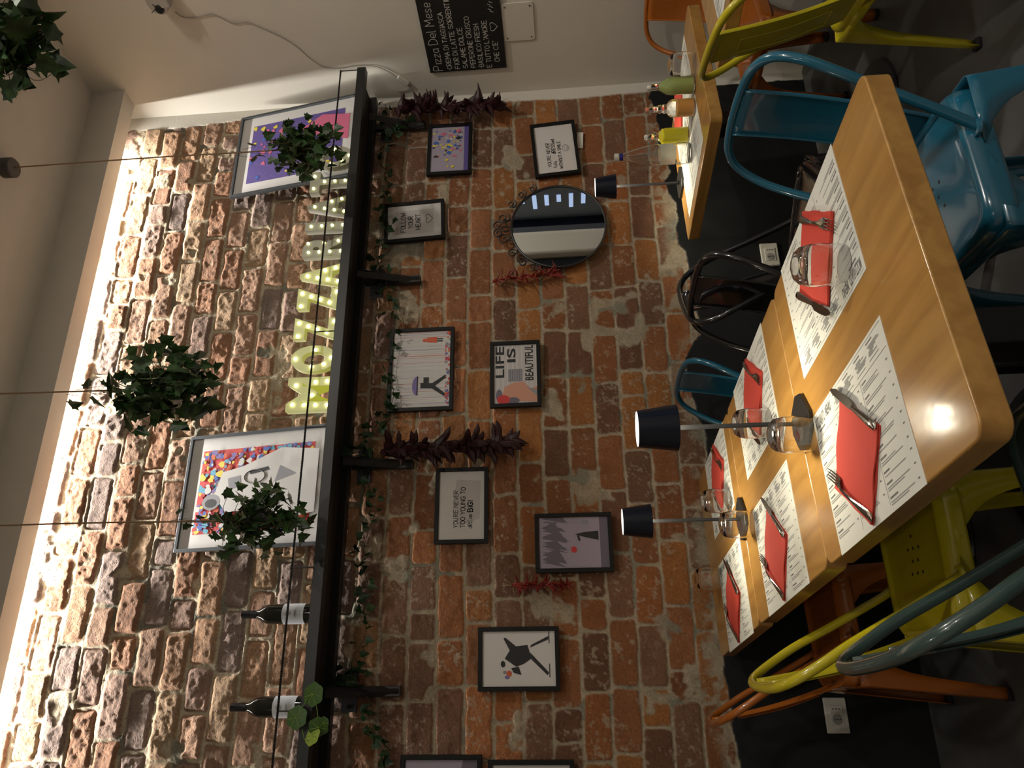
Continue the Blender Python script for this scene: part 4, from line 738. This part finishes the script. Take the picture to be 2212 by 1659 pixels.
def napkin():
    e = empty('red_napkin', (0, 0, 0), 0, 'x', 'napkin', 'folded red napkins')
    mb = MB(); n = 12
    for (w, d, z, h, ox, oy) in [(.186, .176, .0, .0022, 0, 0), (.184, .175, .0024, .002, -.001, .001), (.185, .174, .0046, .0022, .001, -.001)]:
        v = []; f = []
        for s in (0, 1):
            for j in range(n + 1):
                for i in range(n + 1):
                    x = (i / n - .5) * w; y = (j / n - .5) * d; zz = z + (h if s else 0) + (.0012 * math.sin(9 * i / n) * math.sin(7 * j / n + z * 900)); v.append((x + ox + .0012 * math.sin(j), y + oy + .0012 * math.sin(i + z * 500), zz))
        m_ = (n + 1) ** 2
        for j in range(n):
            for i in range(n): a = j * (n + 1) + i; f += [(a, a + n + 1, a + n + 2, a + 1), (m_ + a, m_ + a + 1, m_ + a + n + 2, m_ + a + n + 1)]
        for i in range(n):
            a = i; f.append((a, a + 1, m_ + a + 1, m_ + a)); a = n * (n + 1) + i; f.append((a + 1, a, m_ + a, m_ + a + 1)); a = i * (n + 1); f.append((a + n + 1, a, m_ + a, m_ + a + n + 1)); a = i * (n + 1) + n; f.append((a, a + n + 1, m_ + a + n + 1, m_ + a))
        mb.add(v, f)
    mb.build('cloth', M_RED, e); return e
def fork():
    e = empty('fork', (0, 0, 0), 0, 'x', 'fork', 'steel forks'); L = .205
    def strip(prof, name):
        v = []; f = []
        for (y, w, z, t) in prof: v += [(-w, y, z), (-w * .5, y, z + t), (w * .5, y, z + t), (w, y, z), (0, y, z - t * .3)]
        n = len(prof)
        for k in range(n - 1):
            for i in range(5): j = (i + 1) % 5; f.append((k * 5 + i, k * 5 + j, (k + 1) * 5 + j, (k + 1) * 5 + i))
        f += [(4, 3, 2, 1, 0), tuple((n - 1) * 5 + i for i in range(5))]; mb = MB(); mb.add(v, f); return mb
    strip([(0, .004, .0015, .001), (.004, .0085, .002, .0018), (.02, .0088, .003, .002), (.06, .006, .007, .002), (.10, .0035, .010, .002), (.125, .003, .010, .002), (.14, .005, .007, .002), (.15, .0115, .003, .0015), (.162, .0125, .0015, .0012)], 'h').build('handle', M_CHROME, e)
    mb = MB()
    for k in range(4): x = -.0096 + k * .0064; mb.tube([(x, .158, .0022), (x, .175, .0018), (x, .195, .0035), (x * .96, .208, .0065)], [.0019, .0017, .0015, .0008], 6)
    mb.build('tines', M_CHROME, e); return e
def knife():
    e = empty('table_knife', (0, 0, 0), 0, 'x', 'knife', 'steel table knives')
    mb = MB(); mb.tube([(0, .0, .004), (0, .004, .004), (0, .02, .0042), (0, .06, .004), (0, .095, .004), (0, .105, .004)], [.003, .0085, .0092, .0075, .0058, .005], 12, T=Matrix.Diagonal((1, 1, .5, 1)) @ Matrix.Translation((0, 0, .003))); mb.build('handle', M_CHROME, e)
    mb = MB(); mb.prism([(-.005, .103), (.005, .103), (.008, .112), (.012, .118), (.0125, .15), (.0105, .185), (.004, .21), (-.002, .216), (-.006, .20), (-.007, .12)], .0030, .0045); mb.build('blade', mat('dark_steel_blade', (.28, .27, .25), .22, metal=1), e, bev=.0005); return e
def tumbler():
    e = empty('upturned_glass', (0, 0, 0), 0, 'x', 'glass', 'upturned drinking glasses')
    mb = MB(); mb.lathe([(.0365, 0), (.0372, .0005), (.0400, .020), (.0415, .042), (.0405, .064), (.036, .082), (.028, .091), (.018, .095), (0, .0955), ], 40)
    mb.lathe([(.0365, 0), (.0358, .0008), (.0386, .020), (.0400, .042), (.0390, .062), (.0345, .077), (.026, .0835), (.016, .086), (0, .0865)][::-1], 40); mb.build('glass_wall', M_GLASS, e); return e
mn_, nk, fk, kn, gl = menu(), napkin(), fork(), knife(), tumbler(); used = set()
sets = [(.5375, 1.297, -1, 'left side of the nearest table'), (.94, 1.297, 1, 'right side of the nearest table'), (.5375, 1.947, -1, 'left side of the middle table'), (.94, 1.945, 1, 'right side of the middle table'), (.530, 2.577, -1, 'left side of the end table'), (.935, 2.575, 1, 'right side of the end table')]
glas = [(.66, 1.52), (.856, 1.166), (.66, 2.18), (.83, 1.826), (.637, 2.77), (.82, 2.43)]
for i, (a, b, s, l) in enumerate(sets):
    th = D1 + s * math.pi / 2; base = TT(a, b, .7501); Mz = Matrix.Translation(tuple(base)) @ Matrix.Rotation(th, 4, 'Z')
    put(mn_, used, tuple(base), th, 'printed white paper menu placemat on the ' + l)
    def lp(x, y, z): return tuple(Mz @ Vector((x, y, z)))
    put(nk, used, lp(-.02, -.020, .0012), th + math.radians(48), 'folded red napkin on the ' + l)
    put(fk, used, lp(-.005 + .008, -.150 + .008, .0085), th + math.radians(46), 'steel fork on the red napkin on the ' + l)
    put(kn, used, lp(.108, -.012, .0085), th + math.radians(45), 'steel knife on the red napkin on the ' + l)
    g = TT(*glas[i], .7515 if i in () else .7515); put(gl, used, tuple(g), 0, 'clear glass standing upside down on the ' + l)
# right-hand tables
put(mn_, used, tuple(T4(.205, .30, .7502)), -D4 * 0 + D4 - math.pi / 2, 'printed placemat under the water bottle on the corner table')
put(mn_, used, tuple(T4(.52, .305, .7502)), D4 + math.pi / 2, 'printed placemat behind the green bottle on the corner table')
put(mn_, used, tuple(T5(.205, .33, .7502)), D4 - math.pi / 2, 'printed placemat on the right table near the yellow chair')
put(nk, used, tuple(T4(.55, .22, .7515)), D4 + .8, 'folded red napkin on the corner table behind the yellow bottle')
put(gl, used, tuple(ZP(1500, 137, .7515)), 0, 'clear glass on the corner table beside the green bottle').scale = (1.1, 1.1, 1.05)
# table lamps
def lamp():
    e = empty('table_lamp', (0, 0, 0), 0, 'x', 'lamp', 'cordless table lamps')
    mb = MB(); s = .060; c = .026; mb.prism([(s, -s + c), (s, s - c), (s - c, s), (-s + c, s), (-s, s - c), (-s, -s + c), (-s + c, -s), (s - c, -s)], 0, .010); mb.build('base', mat('lamp_base', (.012, .012, .012), .3), e, bev=.0015)
    mb = MB(); mb.lathe([(0, .008), (.0085, .008), (.0085, .02), (.0055, .024), (.0055, .33), (0, .33)], 16); mb.build('stem', mat('lamp_stem', (.015, .015, .016), .3), e)
    mb = MB(); mb.lathe([(.0545, .287), (.0425, .378), (.0415, .378), (.0535, .287), (.0545, .287)], 48); mb.build('lamp_shade', M_SHADE, e)
    mb = MB(); mb.lathe([(0, .3786), (.0405, .3786), (.0415, .372)], 40); mb.build('top_diffuser', mat('lamp_top_glow', (1, 1, .95), .5, emit=(1, .97, .86), es=1.6), e)
    mb = MB(); mb.lathe([(.0475, .330), (0.006, .330)], 40); mb.build('bottom_diffuser', mat('lamp_bottom_glow', (1, 1, .95), .5, emit=(1, .93, .72), es=14), e)
    return e
lpz = lamp(); used2 = set()
for (q, l, p) in [(TT(.707, 1.565, .750), 'dark blue table lamp on the seam of the nearest table', 2.6), (TT(.71, 2.286, .750), 'dark blue table lamp on the seam of the end table', 2.6), (T4(.306, .05, .75), 'dark blue table lamp at the back of the corner table', 4.2)]:
    put(lpz, used2, tuple(q), D1 + .5 if q[0] < 1.5 else D4, l)
    area('lamp_light', (q[0], q[1], q[2] + .322), .085, p, (1, .90, .68), shape='DISK')
# bottles on the corner table
def swing(pos, prof, liquid, label, stopper, lz):
    e = empty('glass_bottle', tuple(pos), .4, label, 'bottle', 'small bottles on the corner table')
    mb = MB(); mb.lathe(prof + [(0, prof[-1][1])] if prof[-1][0] > 1e-4 else prof, 28); mb.build('bottle_glass', M_GLASS, e)
    inner = [(max(r - .0022, 0), max(z, .006)) for r, z in prof if z <= lz]; inner = [(0, .006)] + inner[1:] + [(inner[-1][0], lz), (0, lz)]
    mb = MB(); mb.lathe(inner, 28); mb.build('liquid', liquid, e)
    zt = prof[-1][1]; mb = MB(); mb.lathe([(0, zt), (.010, zt), (.011, zt + .008), (.008, zt + .014), (0, zt + .015)], 16); mb.build('stopper', stopper, e)
    mb = MB(); mb.tube(spline([(.012, 0, zt - .03), (.017, 0, zt - .01), (.012, 0, zt + .012), (-.012, 0, zt + .012), (-.017, 0, zt - .01), (-.012, 0, zt - .03)], 5), .0011, 5); mb.tube([(.0125 * math.cos(t), .0125 * math.sin(t), zt - .028) for t in np.linspace(0, 6.28, 16, endpoint=False)], .001, 4, closed=True); mb.build('wire_clasp', M_CHROME, e)
liq = lambda n, c: mat(n, c, .35, spec=.4)
swing(ZP(1499, 183, .752), [(0, 0), (.030, 0), (.033, .004), (.033, .085), (.030, .105), (.018, .125), (.013, .135), (.0125, .165)], liq('green_liquid', (.46, .55, .18)), 'small bottle of cloudy green liquid, rightmost on the corner table', M_WHITEP, .135)
swing(ZP(1500, 231, .752), [(0, 0), (.031, 0), (.034, .004), (.034, .085), (.028, .098), (.016, .108), (.019, .118), (.014, .124), (.018, .133), (.012, .142), (.011, .175)], liq('orange_liquid', (.80, .42, .10)), 'small square-shouldered bottle half full of orange liquid on the corner table', mat('red_stopper', (.6, .2, .12), .4), .066)
swing(ZP(1487, 291, .752), [(0, 0), (.029, 0), (.032, .004), (.032, .095), (.026, .110), (.015, .122), (.018, .132), (.012, .14), (.011, .165)], liq('yellow_liquid', (.90, .80, .03)), 'small bottle of bright yellow liquid on the corner table', M_WHITEP, .108)
q = ZP(1492, 330, .752); e = empty('water_bottle', tuple(q), 0, 'tall clear water bottle with blue neck ring on the corner table', 'bottle')
mb = MB(); pr = [(0, 0), (.032, 0), (.041, .006), (.0425, .02), (.0425, .055), (.0405, .06), (.0405, .13), (.0425, .135), (.041, .16), (.034, .20), (.022, .245), (.0135, .275), (.013, .30)]
mb.lathe(pr, 36); mb.lathe([(max(r - .0025, 0), z + (.008 if z < .01 else 0)) for r, z in pr][::-1], 36); mb.build('bottle_glass', M_GLASS, e)
mb = MB(); mb.lathe([(.0412, .065), (.0412, .125)], 36); mb.build('label', mat('clear_label', (.85, .92, .80), .5, trans=.8), e); mb = MB(); mb.lathe([(.014, .272), (.0145, .273), (.0145, .284), (.014, .285)], 24); mb.build('neck_ring', mat('blue_ring', (.01, .015, .2), .3), e)
mb = MB(); mb.lathe([(.0145, .289), (.0155, .290), (.0155, .306), (0, .307)], 24); mb.build('cap', mat('pale_cap', (.55, .55, .5), .3), e)
